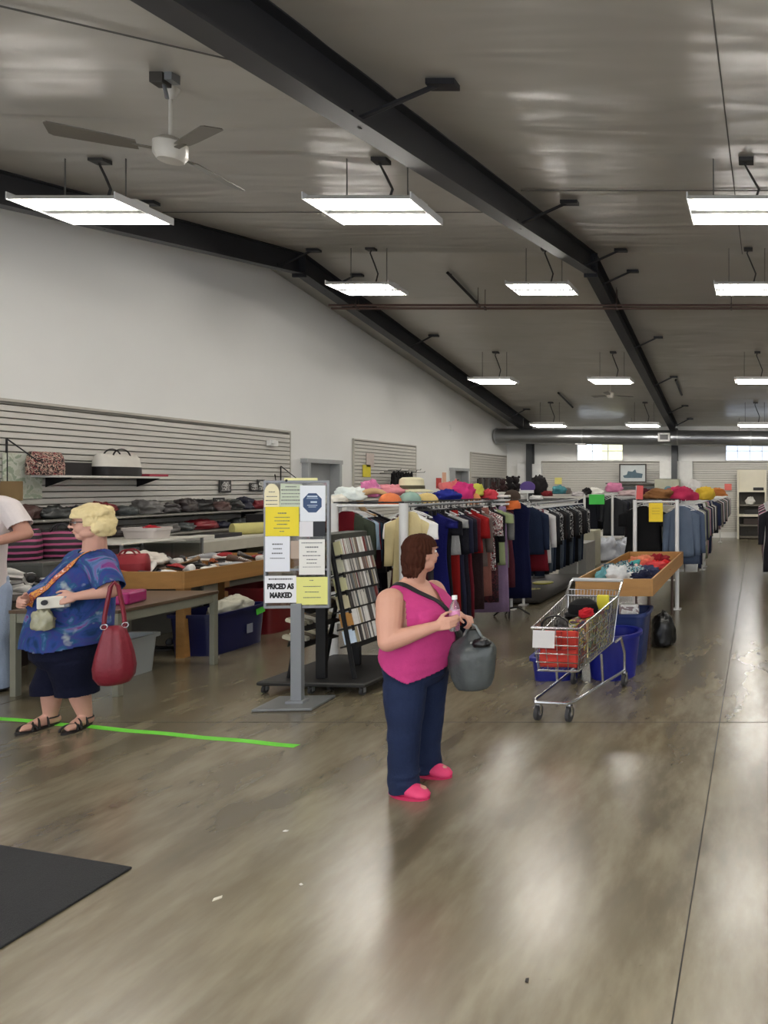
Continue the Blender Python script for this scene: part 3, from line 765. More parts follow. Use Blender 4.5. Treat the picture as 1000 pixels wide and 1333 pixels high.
def bin_(name, p, w, d, h, col, label, cat, rz=0, taper=.86, round_=False, th=.012, rim=.025, group=None, rough=.4, alpha=1.0):
    """open plastic tub with wall thickness and a rolled rim"""
    t = thing(name, label, cat, p, rz, group)
    n = 32
    def ring(z, s_, inset=0):
        out = []
        for k in range(n):
            a = 2*PI*k/n; e = 1.0 if round_ else .35
            cx_, sy_ = math.cos(a), math.sin(a)
            out.append(Vector(((w/2*s_-inset)*abs(cx_)**e*(1 if cx_ > 0 else -1), (d/2*s_-inset)*abs(sy_)**e*(1 if sy_ > 0 else -1), z)))
        return out
    M_ = mat('bin_plastic', col, rough, 0, .06, 4, alpha=alpha)
    MB().loft([ring(0, taper), ring(h-.02, 1.0), ring(h-.02, 1.0, th), ring(.015, taper, th)]).build('tub', M_, t, smooth=True)
    MB().loft([ring(h-.03, 1.0, -rim*.2), ring(h-.03, 1.0, -rim), ring(h, 1.0, -rim), ring(h+.004, 1.0, -rim*.4), ring(h, 1.0, th), ring(h-.03, 1.0, th)], caps=False).build('rim', M_, t, smooth=True)
    return t

# ------------------------------------------------------------------ left-hand tables and counters
def table(name, x0, x1, z0, z1, h, topc, legc, label, tth=.03, leg=.05, apron=.08, rail=None, lowshelf=None):
    t = thing(name, label, 'table', ((x0+x1)/2, (z0+z1)/2, 0)); w, d = x1-x0, z1-z0
    MB().box((0, 0, h-tth/2), (w, d, tth)).build('tabletop', topc, t, bevel=.004)
    for sx in (-1, 1):
        for sy in (-1, 1): MB().box((sx*(w/2-leg/2-.005), sy*(d/2-leg/2-.005), (h-tth)/2), (leg, leg, h-tth)).build('leg', legc, t, bevel=.003)
    if apron:
        for sx in (-1, 1): MB().box((sx*(w/2-leg/2), 0, h-tth-apron/2), (.02, d-2*leg, apron)).build('apron', rail or legc, t)
        for sy in (-1, 1): MB().box((0, sy*(d/2-leg/2), h-tth-apron/2), (w-2*leg, .02, apron)).build('apron', rail or legc, t)
    if lowshelf: MB().box((0, 0, lowshelf), (w-.1, d-.1, .02)).build('low_shelf', topc, t)
    return t
MGT = mat('sage_metal', (150, 150, 134), .45, .2, .08)
table('work_table', -6.35, -5.42, 5.86, 6.96, .735, WOODD, MGT, 'grey-legged table with a brown top just behind the blonde woman')
carton('storage_case', (-5.75, 6.2, .737), (.34, .26, .11), (176, 44, 112), 'magenta pink box on the brown table behind the blonde woman', 'box', rz=.2, bevel=.02, mt=mat('pink_plastic', (182, 40, 116), .3))
# wooden tray table of shoes
t = thing('shoe_bin_table', 'shallow wooden tray table heaped with shoes, behind the brown-topped table', 'tray table', (-6.5, 8.15, 0))
w, d = 1.15, 2.0
MB().box((0, 0, .73), (w-.05, d-.05, .02)).build('tray_bottom', WOOD, t)
for sx in (-1, 1): MB().box((sx*(w/2-.012), 0, .81), (.024, d, .18)).build('tray_side', WOOD, t, bevel=.003)
for sy in (-1, 1): MB().box((0, sy*(d/2-.012), .81), (w-.05, .024, .18)).build('tray_side', WOOD, t, bevel=.003)
for sx in (-1, 1):
    for sy in (-1, 1): MB().box((sx*(w/2-.06), sy*(d/2-.06), .36), (.09, .09, .72)).build('leg', WOOD, t, bevel=.004)
rr = random.Random(3)
SHL = {'black': 'black', 'white': 'white', 'brown': 'brown', 'grey': 'grey', 'red': 'red', 'tan': 'tan', 'navy': 'navy', 'silver': 'silvery', 'orange': 'orange', 'pink': 'pink'}
seq = ['white', 'white', 'black', 'grey', 'silver', 'white', 'brown', 'orange', 'red', 'tan', 'black', 'white', 'grey', 'silver', 'navy', 'black', 'white', 'brown', 'orange', 'grey', 'black', 'white', 'red', 'tan']
kinds = ['sneaker', 'sandal', 'heel']
ordn = ['first', 'second', 'third', 'fourth', 'fifth', 'sixth', 'seventh', 'eighth', 'ninth', 'tenth', 'eleventh', 'twelfth', 'thirteenth', 'fourteenth', 'fifteenth', 'sixteenth']
for i in range(40):
    row, colm = divmod(i, 4)
    x = -6.88+colm*.24+rr.uniform(-.04, .04); y = 7.32+row*.185+rr.uniform(-.03, .03)
    c = seq[(i*7) % len(seq)]; k = kinds[(i*5+row) % 3]
    where = 'at the near end' if row < 3 else 'in the middle' if row < 7 else 'at the far end'
    shoe(k, c, (x, y, .745+(.07 if (i % 3) else .02)+rr.uniform(0, .05)), rr.uniform(0, 6.28), '%s %s in the wooden shoe tray, %s of the heap' % (SHL[c], k, where), 'shoes heaped in the wooden tray', rr.uniform(-.3, .3), rr.uniform(-.3, .3))
tote('handbag', (-6.72, 7.4, .86), .34, .2, .20, (150, 26, 40), (160, 30, 44), 'shiny red bag lying at the near left corner of the wooden shoe tray', .3)
crumple('folded_cloth', (-6.9, 7.75, .90), (.5, .35, .14), (222, 216, 206), 11, 'white cloth laid over the shoes at the left of the wooden tray', 'cloth')
crumple('plastic_bag', (-6.2, 9.0, .83), (.3, .3, .26), (150, 152, 160), 17, 'grey plastic wrapped bundle at the far end of the wooden shoe tray', 'bundle', mt=mat('grey_film', (160, 162, 168), .2))
# bins under the tray table
t = bin_('storage_bin', (-5.93, 7.62, 0), .52, .82, .44, (16, 24, 84), 'navy blue plastic tote under the wooden shoe tray', 'bin', taper=.92)
m = MB().box((.268, .26, .37), (.006, .13, .07), rotm(.15, 0, 0)); lab(m.build('green_tag', mat('neon_green', (92, 226, 74), .6), t), 'neon green paper tag')
lab(MB().box((.262, .1, .2), (.006, .085, .1)).build('price_label', mat('grey_label', (150, 156, 170), .6), t), 'grey printed label')
crumple('plastic_bag', (-5.85, 7.66, .36), (.3, .45, .2), (196, 194, 180), 5, 'crumpled off-white wrapping sticking out of the navy tote', 'wrapping', mt=mat('wrap_paper', (206, 204, 186), .6))
t = bin_('storage_bin', (-6.1, 8.62, 0), .6, .7, .56, (128, 22, 30), 'dark red plastic tote behind the navy tote', 'bin', taper=.9)
t = bin_('storage_bin', (-6.02, 6.52, 0), .36, .5, .36, (178, 184, 182), 'small clear whitish tote under the brown-topped table', 'bin', taper=.88)
shoe('heel', 'black', (-6.5, 7.5, .0), .4, 'black shoe on the floor under the wooden tray table, nearer one', 'shoes on the floor under the tray table')
shoe('sneaker', 'black', (-6.55, 7.75, .0), 2.0, 'black shoe on the floor under the wooden tray table, farther one', 'shoes on the floor under the tray table')
# black-leg shoe table in front of the man
table('shoe_table', -8.3, -6.7, 6.22, 7.02, .76, mat('dark_board', (60, 52, 48), .5), mat('bronze_metal', (92, 86, 70), .5), 'low dark table heaped with black and white shoes at the left edge', apron=.05)
rr = random.Random(9)
for i in range(26):
    a, b_ = divmod(i, 5)
    x = -8.1+a*.25+rr.uniform(-.05, .05); y = 6.28+b_*.15+rr.uniform(-.03, .03)
    c = ['black', 'white', 'black', 'black', 'grey', 'white', 'black'][i % 7]; k = kinds[(i*3) % 3 if i % 2 else 0]
    shoe(k, c, (x, y, .765+(i % 2)*.07+rr.uniform(0, .03)), rr.uniform(0, 6.28), '%s %s in the heap on the dark table at the left edge, %s' % (c, k, ['nearest the front', 'towards the front', 'in the middle', 'towards the back', 'at the back'][b_]), 'shoes heaped on the dark table', rr.uniform(-.3, .3), rr.uniform(-.3, .3))
carton('shoe_box', (-7.55, 6.75, 0), (.5, .35, .26), (60, 46, 42), 'dark brown box on the floor under the dark shoe table', 'box')

# long counter against the slatwall
LG = mat('counter_laminate', (206, 202, 186), .5, 0, .06)
def counter(x0, x1, z0, z1, h, label, front=(200, 196, 180), shelfd=.34):
    t = thing('counter', label, 'counter', ((x0+x1)/2, (z0+z1)/2, 0)); w, d = x1-x0, z1-z0
    MB().box((0, 0, h-.015), (w, d, .03)).build('countertop', mat('white_laminate', (224, 222, 212), .4, 0, .03), t, bevel=.004)
    MB().box((w/2-.012, 0, h-.03-.07), (.024, d-.02, .14)).build('front_panel', mat('counter_front', front, .5), t, bevel=.003)
    for sy in (-1, 1): MB().box((0, sy*(d/2-.015), (h-.03)/2), (w-.03, .03, h-.03)).build('side_panel', mat('counter_side', (172, 168, 154), .5), t, bevel=.003)
    MB().box((-w/2+.01, 0, (h-.03)/2), (.02, d-.07, h-.04)).build('back_panel', mat('counter_back', (40, 38, 38), .7), t)
    MB().box((-.01, 0, shelfd), (w-.06, d-.07, .02)).build('shelf', mat('counter_side', (172, 168, 154), .5), t)
    return t
counter(-8.05, -7.25, 9.0, 10.9, 1.07, 'white-topped counter with a dark open front below the slatwall')
# glass showcase nearer
t = thing('glass_showcase', 'low glass display case with a white top holding a clear red-handled tub', 'display case', (-7.55, 8.35, 0)); w, d, h = .8, 1.15, 1.12
for sx in (-1, 1):
    for sy in (-1, 1): MB().box((sx*(w/2-.012), sy*(d/2-.012), h/2), (.024, .024, h)).build('frame_post', STEEL, t)
MB().box((0, 0, h+.01), (w+.02, d+.02, .02)).build('case_top', mat('white_laminate', (224, 222, 212), .4, 0, .03), t, bevel=.003)
MB().box((0, 0, .35), (w-.03, d-.03, .7)).build('case_base', mat('case_base_grey', (112, 112, 104), .6), t, bevel=.004)
MB().box((w/2-.006, 0, .9), (.006, d-.05, .38)).build('glass_panel', mat('case_glass', (226, 236, 232), .05, 0, 0, trans=1.0, alpha=.35), t)
MB().box((0, -d/2+.006, .9), (w-.05, .006, .38)).build('glass_panel', mat('case_glass', (226, 236, 232), .05, 0, 0, trans=1.0, alpha=.35), t)
for i, (x, y, c, nm) in enumerate([(-7.35, 8.1, (222, 216, 190), 'cream'), (-7.4, 8.4, (190, 196, 170), 'pale green'), (-7.3, 8.65, (212, 206, 196), 'off-white')]):
    crumple('purse', (x, y, .705), (.2, .24, .08), c, 20+i, '%s purse inside the glass display case' % nm, 'purse')
# grey metal desk farther left
table('metal_desk', -8.2, -7.3, 7.06, 7.72, 1.0, mat('desk_grey', (120, 122, 116), .45, .3), mat('desk_grey', (120, 122, 116), .45, .3), 'tall grey metal shelf desk behind the blonde woman, left part', apron=.3)
carton('blue_binder', (-7.32, 7.15, .72), (.1, .3, .12), (30, 84, 118), 'teal blue box in the front of the grey metal desk', 'box')
t = bin_('clear_tub', (-7.52, 8.52, 1.142), .42, .3, .13, (208, 200, 196), 'clear plastic tub with red things on the display case', 'tub', taper=.9, rim=.01)
crumple('red_purse', (-7.5, 8.56, 1.16), (.18, .2, .13), (206, 46, 60), 31, 'red purse sticking out of the clear tub', 'purse')
# goods on the counter
def on(Z, x, h): return (x, Z, h)
items = [
 ('laptop_case', (-7.55, 9.55, 1.072), (.35, .7, .05), (38, 38, 42), 'flat black case lying along the front of the white counter', 'case', 0),
 ('white_box', (-7.35, 9.12, 1.072), (.2, .25, .06), (226, 224, 216), 'small white box at the near front corner of the white counter', 'box', .1),
 ('black_box', (-7.65, 10.62, 1.072), (.28, .2, .28), (22, 22, 26), 'upright black box at the far end of the white counter', 'box', 0),
]
for a_ in items: carton(*a_[:6], rz=a_[6])
m = MB(); m.tube([(0, -.22, .085), (0, .22, .085)], .085, 20); o = m.build('rolled_towel', mat('yellow_towel', (212, 204, 132), .8), loc=(-7.5, 10.2, 1.071), rz=-.5, smooth=True); tag(o, 'pale yellow rolled towel on the white counter', 'towel')
crumple('red_cloth', (-6.95, 11.0, .93), (.3, .4, .22), (190, 30, 48), 33, 'red cloth draped on the pale crate right of the counter', 'cloth')
carton('pale_crate', (-6.95, 11.0, 0), (.5, .6, .92), (206, 196, 196), 'pale pinkish crate standing right of the white counter', 'crate', bevel=.02)
m = MB(); m.tube([(0, 0, 0), (0, 0, 1.62)], .035, 12); m.box((0, 0, 1.63), (.14, .14, .05)); m.box((0, 0, .01), (.3, .3, .02)); o = m.build('white_post', WHITEP, loc=(-6.7, 10.4, 0), smooth=True); tag(o, 'free-standing white post just left of the sign board', 'post')
# slatwall shelves with handbags
def slat_shelf(z0, z1, h, dep, label, col=(222, 220, 212)):
    t = thing('slatwall_shelf', label, 'shelf', (XL+.036, (z0+z1)/2, h)); d = z1-z0
    MB().box((dep/2, 0, -.012), (dep, d, .024)).build('shelf_board', mat('shelf_white', col, .4), t, bevel=.003)
    for sy in (-.38, .38): MB().prism([(0, -.024), (dep*.9, -.024), (0, -.14)], .006, Matrix.Translation((0, sy*d, 0))).build('bracket', BLACKM, t)
    return t
slat_shelf(8.03, 9.62, 1.91, .36, 'upper white shelf on the slatwall carrying two handbags')
FLOR = multi('floral_print', [(40, 26, 28), (60, 34, 32), (214, 190, 170), (150, 48, 56), (36, 26, 28)], 26, .7, 'noise')
tote('handbag', (XL+.2, 8.06, 1.912), .36, .2, .27, (40, 26, 28), (40, 26, 28), 'dark floral handbag on the upper shelf, left one', PI/2, mt=FLOR, handle=False)
tote('handbag', (XL+.22, 8.94, 1.912), .56, .28, .28, (30, 26, 28), (222, 218, 208), 'white handbag with a dark bottom half on the upper shelf', PI/2, .42)
carton('flat_purse', (XL+.12, 8.45, 1.912), (.16, .35, .16), (40, 36, 36), 'flat dark purse between the two bags on the upper shelf', 'purse')
carton('folded_pouch', (XL+.25, 9.42, 1.912), (.2, .3, .03), (190, 60, 84), 'flat pink pouch at the right end of the upper shelf', 'pouch')
slat_shelf(7.2, 11.9, 1.40, .42, 'long lower shelf on the slatwall crowded with dark bags', (150, 148, 140))
rr = random.Random(21)
bagc = [((34, 32, 34), 'black'), ((58, 54, 56), 'charcoal'), ((78, 84, 84), 'grey'), ((30, 34, 58), 'navy'), ((98, 70, 66), 'brown'), ((52, 40, 40), 'dark brown'), ((108, 106, 104), 'mid grey'), ((138, 30, 42), 'red'), ((40, 44, 44), 'dark green')]
y = 7.35; i = 0
while y < 11.7:
    c, nm = bagc[(i*4) % len(bagc)]; w = rr.uniform(.22, .4)
    y += w/2
    crumple('handbag', (XL+.24+rr.uniform(-.03, .05), y, 1.402), (.3, w, rr.uniform(.12, .2)), c, 50+i, '%s handbag lying on the long lower slatwall shelf, %s from the left' % (nm, ordn[min(i, 15)]), 'bag', mt=mat('bag_leather', c, .4, 0, .2))
    y += w/2; i += 1
slat_shelf(6.6, 12.2, 1.14, .5, 'lowest wide shelf on the slatwall holding bags and purses', (150, 148, 140))
y = 6.75; i = 0
while y < 12.0:
    c, nm = bagc[(i*5+2) % len(bagc)]; w = rr.uniform(.25, .42)
    y += w/2
    crumple('handbag', (XL+.32+rr.uniform(-.05, .05), y, 1.142), (.34, w, rr.uniform(.1, .17)), c, 80+i, '%s handbag on the lowest slatwall shelf, %s from the left' % (nm, ordn[min(i, 15)]), 'bag', mt=mat('bag_leather', c, .4, 0, .2))
    y += w/2; i += 1
# small frames / cards hanging on the slats
for px, py, w, h, c, nm in [(288, 633, .24, .2, (96, 96, 92), 'small grey printed card hanging on the slatwall, left of three'), (326, 634, .2, .14, (70, 62, 60), 'dark small picture card hanging on the slatwall'), (335, 632, .17, .2, (222, 222, 218), 'white and black card hanging on the slatwall, right of three'), (280, 657, .22, .22, (84, 92, 96), 'small framed card standing low on the slatwall')]:
    p = on_left(px, py); t = thing('display_card', nm, 'card', (XL+.06, p.y, p.z))
    MB().box((0, 0, 0), (.02, w, h)).build('card_frame', mat('card_edge', (52, 50, 50), .5), t, bevel=.003)
    MB().box((.012, 0, 0), (.004, w*.72, h*.72)).build('card_picture', multi('card_print', [c, (200, 200, 196), (60, 60, 60)], 14), t)
for px, py, nm in [(362, 625, 'black peg hooks at the right end of the long slatwall'), (3, 600, 'black garment bracket on the slatwall at the left edge')]:
    p = on_left(px, py); m = MB()
    m.tube([(0, 0, .25), (.25, .1, .0), (.3, .1, .02)], .008, 6); m.tube([(0, 0, .25), (0, .0, -.4)], .01, 6); m.tube([(0, -.15, .1), (.02, -.1, -.3)], .008, 6)
    o = m.build('peg_hook', BLACKM, loc=(XL+.05, p.y, p.z)); tag(o, nm, 'hook')
# striped tote behind the women, and dark bags around it
STR = multi('pink_stripe', [(32, 24, 30), (32, 24, 30), (190, 88, 134)], 5.2, .6, 'wave')
tote('handbag', (-7.75, 7.22, 1.005), .40, .24, .33, (32, 24, 30), (32, 24, 30), 'black tote with pink stripes standing on the grey metal desk, left one', .5, mt=STR)
tote('handbag', (-7.6, 7.56, 1.005), .38, .24, .30, (32, 24, 30), (32, 24, 30), 'black tote with pink stripes standing on the grey metal desk, right one', .5, mt=STR)
tote('handbag', (-8.2, 7.3, 1.40), .3, .18, .34, (30, 28, 30), (44, 40, 42), 'tall black handbag hanging low on the slatwall behind the striped totes', PI/2)
carton('paper_sack', (-8.3, 7.62, 1.62), (.1, .3, .22), (138, 112, 70), 'small brown paper sack on the slatwall left of the floral handbag', 'sack')
MB_ = MB().box((0, 0, 0), (.012, .42, .52)); o = MB_.build('wall_chart', multi('chart_print', [(200, 206, 186), (214, 218, 204), (176, 190, 166)], 9), loc=on_left(24, 620)+Vector((.05, 0, 0))); tag(o, 'pale green printed chart hung on the slatwall near the left edge', 'chart')
# ------------------------------------------------------------------ garments on hangers
HOOK = mat('hanger_white', (226, 226, 224), .4)
HOOKB = mat('hanger_black', (28, 28, 30), .4)
_hang = {}
def hanger_mesh(white, clips=False):
    k = (white, clips)
    if k in _hang: return _hang[k]
    m = MB()
    m.tube([(0, .012, .0), (0, .02, .012), (0, .008, .024), (0, -.008, .018), (0, 0, -.01), (0, 0, -.05)], .0045, 5)
    if clips:
        m.tube([(-.17, 0, -.06), (.17, 0, -.06)], .008, 5)
        for s_ in (-1, 1): m.box((s_*.13, 0, -.085), (.035, .02, .055))
    else:
        m.tube([(-.2, 0, -.12), (-.1, 0, -.075), (0, 0, -.05), (.1, 0, -.075), (.2, 0, -.12), (0, 0, -.128)], .007, 5, loop=True)
    me = m.mesh('hanger'); me.materials.append(HOOK if white else HOOKB)
    _hang[k] = me; return me

def garment(kind, p, L, hw, M, label, group, seed=0, yaw=0, white=True, sleeve=.5, flare=0.0, thick=.035, name=None, swing=0):
    """cloth hung from the rail: p is the rail point; L garment length; hw half width"""
    nm = name or {'top': 'hanging_shirt', 'coat': 'hanging_coat', 'dress': 'hanging_dress', 'pants': 'hanging_trousers', 'skirt': 'hanging_skirt', 'jacket': 'hanging_jacket'}[kind]
    t = thing(nm, label, {'top': 'shirt', 'coat': 'coat', 'dress': 'dress', 'pants': 'trousers', 'skirt': 'skirt', 'jacket': 'jacket'}[kind], p, yaw, group)
    rr = random.Random(seed*13+5); n = 26
    m = MB(); ph = rr.uniform(0, 6); k1 = rr.choice([3, 4, 5])
    def ring(z, w, th, f, cx=0, n=n):
        out = []
        for i in range(n):
            a = 2*PI*i/n; x = w*math.cos(a)
            y = th*math.sin(a)+f*math.sin(k1*2.2*math.cos(a)*1.6+ph+z*1.5)
            out.append(Vector((cx+x+swing*(-z), y, z)))
        return out
    if kind in ('pants', 'skirt'):
        z0 = -.07
        if kind == 'skirt':
            Rg = [ring(z0, hw*.8, thick*.7, 0), ring(z0-.04, hw*.82, thick, .003)]
            for i in range(1, 9): f_ = i/8; Rg.append(ring(z0-.04-(L-.1)*f_, hw*(.82+(.18+flare)*f_), thick*(1+.2*f_), .012*f_))
            m.loft(Rg)
        else:
            cr = .26
            m.loft([ring(z0, hw*.85, thick*.6, 0), ring(z0-.04, hw*.88, thick, .002), ring(z0-.15, hw, thick*1.1, .004), ring(z0-cr, hw*1.0, thick*1.1, .006)])
            for s_ in (-1, 1):
                Rg = [ring(z0-cr+.06, hw*.5, thick*.95, .003, s_*hw*.46, 16)]
                for i in range(1, 8): f_ = i/7; Rg.append(ring(z0-cr+.06-(L-cr-.1)*f_, hw*(.5-.1*f_+flare*f_), thick*(.95-.15*f_), .008*f_, s_*hw*(.46+.05*math.sin(seed+f_*2)), 16))
                m.loft(Rg)
    else:
        zs = -.06; body = []
        body.append(ring(zs, .055, .035, 0)); body.append(ring(zs-.015, .075, .04, 0)); body.append(ring(zs-.05, hw*.62, thick, 0)); body.append(ring(zs-.09, hw*.86, thick*1.1, .002)); body.append(ring(zs-.16, hw*.88, thick*1.2, .004))
        wa = .92 if kind == 'dress' else 1.0
        for i in range(1, 10):
            f_ = i/9; z = zs-.16-(L-.22)*f_
            ww = hw*(.86-.10*math.sin(PI*min(1, f_*1.6))*(1 if kind == 'dress' else .3)+(.1+flare)*f_)
            body.append(ring(z, ww, thick*(1.15+.1*f_), .003+.013*f_))
        m.loft(body)
        if sleeve > 0:
            for s_ in (-1, 1):
                Rg = []
                for i in range(7):
                    f_ = i/6; z = zs-.10-sleeve*f_; cx = s_*(hw*.86+.03+.06*min(1, sleeve)*f_)
                    r_ = .062-.018*f_ if sleeve > .3 else .07
                    rg = []
                    for j in range(12):
                        a = 2*PI*j/12; rg.append(Vector((cx+r_*math.cos(a)+swing*(-z), thick*.9*math.sin(a)+.006*math.sin(f_*5+ph), z+(.03*math.cos(a)*-s_ if i == 0 else 0))))
                    Rg.append(rg)
                m.loft(Rg)
        if kind in ('coat', 'jacket'):
            m2 = MB()
            for s_ in (-1, 1): m2.loft([[Vector((s_*x+0, -thick*1.25, z)) for x, z in ((.01, -.24), (.07, -.07), (.085, -.12))], [Vector((s_*x, -thick*1.25-.008, z)) for x, z in ((.01, -.24), (.07, -.07), (.085, -.12))]])
            for s_ in (1,):
                pass
    g = m.build('garment_body', M, t, smooth='full')
    hk = bpy.data.objects.new('hanger', hanger_mesh(white, kind in ('pants', 'skirt'))); COL.objects.link(hk); hk.parent = t
    return t

RAILH = 1.585
RACKM = mat('rack_white_enamel', (226, 226, 224), .35, 0, .04)
def rack(label, xl, xr, z0, z1, h, near_post=.028, wmat=None, shelf=True, base='bar', rail_h=None, basecol=None, mids=0, far_post=None):
    """double-rail garment rack; rails run away from the camera"""
    M_ = wmat or RACKM; xc = (xl+xr)/2
    t = thing('garment_rack', label, 'garment rack', (xc, (z0+z1)/2, 0)); w = (xr-xl)/2; d = (z1-z0)/2
    for s_ in (-1, 1):
        MB().tube([(s_*w, -d, h), (s_*w, d, h)], .016, 8).build('hanging_rail', STEEL if shelf else M_, t, smooth=True)
        for sy in (-1, 1):
            r_ = near_post if sy < 0 else (far_post or near_post*.7)
            m = MB(); m.tube([(s_*w, sy*d, 0.012), (s_*w, sy*d, h+.03)], r_, 12); m.box((s_*w, sy*d, .006), (.12, .12, .012)); m.build('post', M_, t, smooth=True)
        for q in range(mids):
            y = -d+2*d*(q+1)/(mids+1)
            MB().tube([(s_*w, y, .0), (s_*w, y, h)], .014, 8).build('middle_post', M_, t, smooth=True)
    for sy in (-1, 1):
        MB().tube([(-w, sy*d, h+.005), (w, sy*d, h+.005)], .014, 8).build('end_bar', M_, t, smooth=True)
        MB().tube([(-w, sy*d, .42), (w, sy*d, .42)], .012, 8).build('end_bar', M_, t, smooth=True)
    if shelf:
        m = MB()
        m.tube([(-w, -d, h+.035), (w, -d, h+.035), (w, d, h+.035), (-w, d, h+.035)], .007, 5, loop=True)
        k = int(2*d/.12)
        for i in range(1, k): m.tube([(-w, -d+i*.12, h+.035), (w, -d+i*.12, h+.035)], .004, 4)
        for i in (-.5, 0, .5): m.tube([(i*w, -d, h+.038), (i*w, d, h+.038)], .004, 4)
        m.build('wire_top_shelf', BLACKM, t)
    if base == 'board':
        m = MB(); m.box((0, 0, .05), (2*w+.5, 2*d, .03)); m.build('base_board', mat('base_black', (52, 46, 40), .6), t)
        for sx in (-1, 1):
            for sy in (-.9, .9): MB().tube([(sx*(w+.1)-.015, sy*d, .018), (sx*(w+.1)+.015, sy*d, .018)], .017, 10).build('caster_wheel', RUBBER, t)
    return t

# rack A: the big left rack of dresses
AXL, AXR = -4.24, -3.54
rack('long left-hand garment rack of dresses with white posts, behind the woman in pink', AXL, AXR, 6.92, 9.95, RAILH, .042, far_post=.02)
def zfor(px, x_edge): return -x_edge*F/(CX-px)
FLW = multi('floral_cloth', [(206, 198, 192), (156, 40, 52), (60, 48, 56), (226, 220, 214), (96, 60, 74)], 22, .85, 'noise')
POLK = multi('spotted_cloth', [(232, 230, 226), (30, 24, 32), (30, 24, 32), (30, 24, 32)], 11, .85, 'dots')
PLUM = multi('plum_print', [(86, 32, 44), (40, 26, 34), (110, 48, 58)], 18, .85, 'noise')
hwA = .25
A_items = [ # px of right edge, kind, bottom H, colour/material, sleeve, half width, words
 (552, 'coat', .62, (214, 198, 150), .5, .17, 'long cream coat at the near end of the left rack, behind the brown-haired head'),
 (558, 'top', .95, (236, 234, 230), .2, .22, 'white short-sleeved top hanging just behind the cream coat'),
 (562, 'dress', .25, (70, 22, 32), 0, .25, 'dark wine dress hanging behind the white top'),
 (569, 'dress', .22, None, 0, .26, 'long black dress with white spots down its edge'),
 (590, 'dress', .32, (22, 24, 104), .1, .28, 'long royal blue dress on the left rack'),
 (593, 'dress', .15, (22, 22, 30), .2, .24, 'black dress right behind the royal blue one'),
 (601, 'top', 1.02, (168, 168, 166), .12, .25, 'short light grey top right of the royal blue dress'),
 (602, 'skirt', .24, (150, 24, 22), 0, .24, 'long bright red skirt below the light grey top'),
 (607, 'dress', .12, (24, 24, 34), .45, .25, 'long black dress right of the red skirt'),
 (612, 'dress', .12, (40, 42, 66), .45, .25, 'long dark navy dress right of the black one'),
 (617, 'dress', .14, (34, 30, 44), .45, .25, 'long inky dress with sleeves left of the maroon dress'),
 (622, 'dress', .24, (112, 26, 40), .45, .25, 'long maroon dress on the left rack'),
 (630, 'top', .98, (160, 26, 28), .3, .25, 'short scarlet top in front of the taupe one'),
 (632, 'skirt', .3, (60, 40, 42), 0, .23, 'dark brown skirt below the scarlet top'),
 (639, 'top', .80, (118, 104, 98), .5, .25, 'taupe long-sleeved top on the left rack'),
 (640, 'skirt', .42, (150, 98, 88), 0, .22, 'rosy brown skirt hanging below the taupe top'),
 (648, 'top', .72, 'F', .3, .26, 'red and white floral top on the left rack'),
 (650, 'skirt', .3, 'P', 0, .22, 'plum patterned skirt below the floral top'),
 (655, 'top', .8, (26, 26, 28), .4, .25, 'black top right of the floral one'),
 (661, 'top', .74, (166, 180, 132), .15, .24, 'light green top on the left rack'),
 (663, 'skirt', .13, (150, 126, 160), 0, .26, 'long lilac skirt reaching the floor, left of the navy gown'),
 (667, 'top', .7, (124, 124, 122), .4, .25, 'grey top next to the navy gown'),
 (671, 'dress', .4, (96, 40, 52), 0, .24, 'muted wine dress half hidden behind the navy gown'),
]
for i, (px, kind, hb, c, sl, hw, lb) in enumerate(A_items):
    xe = AXR+hw+(.02 if sl > .3 else 0)
    Z = zfor(px, xe); L_ = RAILH-hb; Z = max(Z, 7.03+i*.03)
    M_ = POLK if c is None else FLW if c == 'F' else PLUM if c == 'P' else cloth(c)
    garment(kind, (AXR, Z, RAILH), L_, hw, M_, lb, None, seed=i, yaw=random.Random(i).uniform(-.12, .12), white=(i % 3 != 1), sleeve=sl*.9)
garment('dress', (AXR+.12, 9.86, RAILH+.02), 1.42, .2, cloth((18, 24, 66)), 'long navy gown hanging at the far right end of the left rack', None, seed=77, yaw=.1, sleeve=.0, flare=.05)
# left rail of rack A, seen between the sign and the cream coat
B_items = [
 (448, 'top', .8, (120, 20, 34), .1, .2, 'dark red top hanging beside the white post behind the disc rack'),
 (455, 'top', .9, (66, 74, 60), .4, .24, 'olive grey top hanging behind the disc rack'),
 (462, 'coat', .85, (70, 26, 36), .5, .24, 'maroon jacket with a pale blue lining above the disc rack'),
 (468, 'top', .95, (170, 196, 216), .3, .24, 'pale blue shirt hanging above the disc rack'),
 (474, 'top', .92, (150, 24, 38), .3, .24, 'crimson top right of the pale blue shirt'),
 (482, 'top', .80, (58, 84, 104), .45, .25, 'steel blue top above the right of the disc rack'),
 (491, 'coat', .72, (72, 68, 64), .55, .26, 'dark grey coat right of the steel blue top'),
 (498, 'coat', .55, (32, 30, 32), .55, .26, 'black coat left of the cream coat'),
 (505, 'coat', .35, (26, 26, 36), .55, .26, 'long black coat nearest the cream coat'),
 (512, 'coat', .4, (36, 34, 40), .55, .26, 'charcoal coat on the left rail behind the cream coat'),
]
for i, (px, kind, hb, c, sl, hw, lb) in enumerate(B_items):
    Z = zfor(px, AXL+hw+.04)
    garment(kind, (AXL, max(Z, 7.15+i*.02), RAILH), RAILH-hb, hw, cloth(c), lb, None, seed=30+i, yaw=random.Random(i).uniform(-.15, .15), white=True, sleeve=sl)
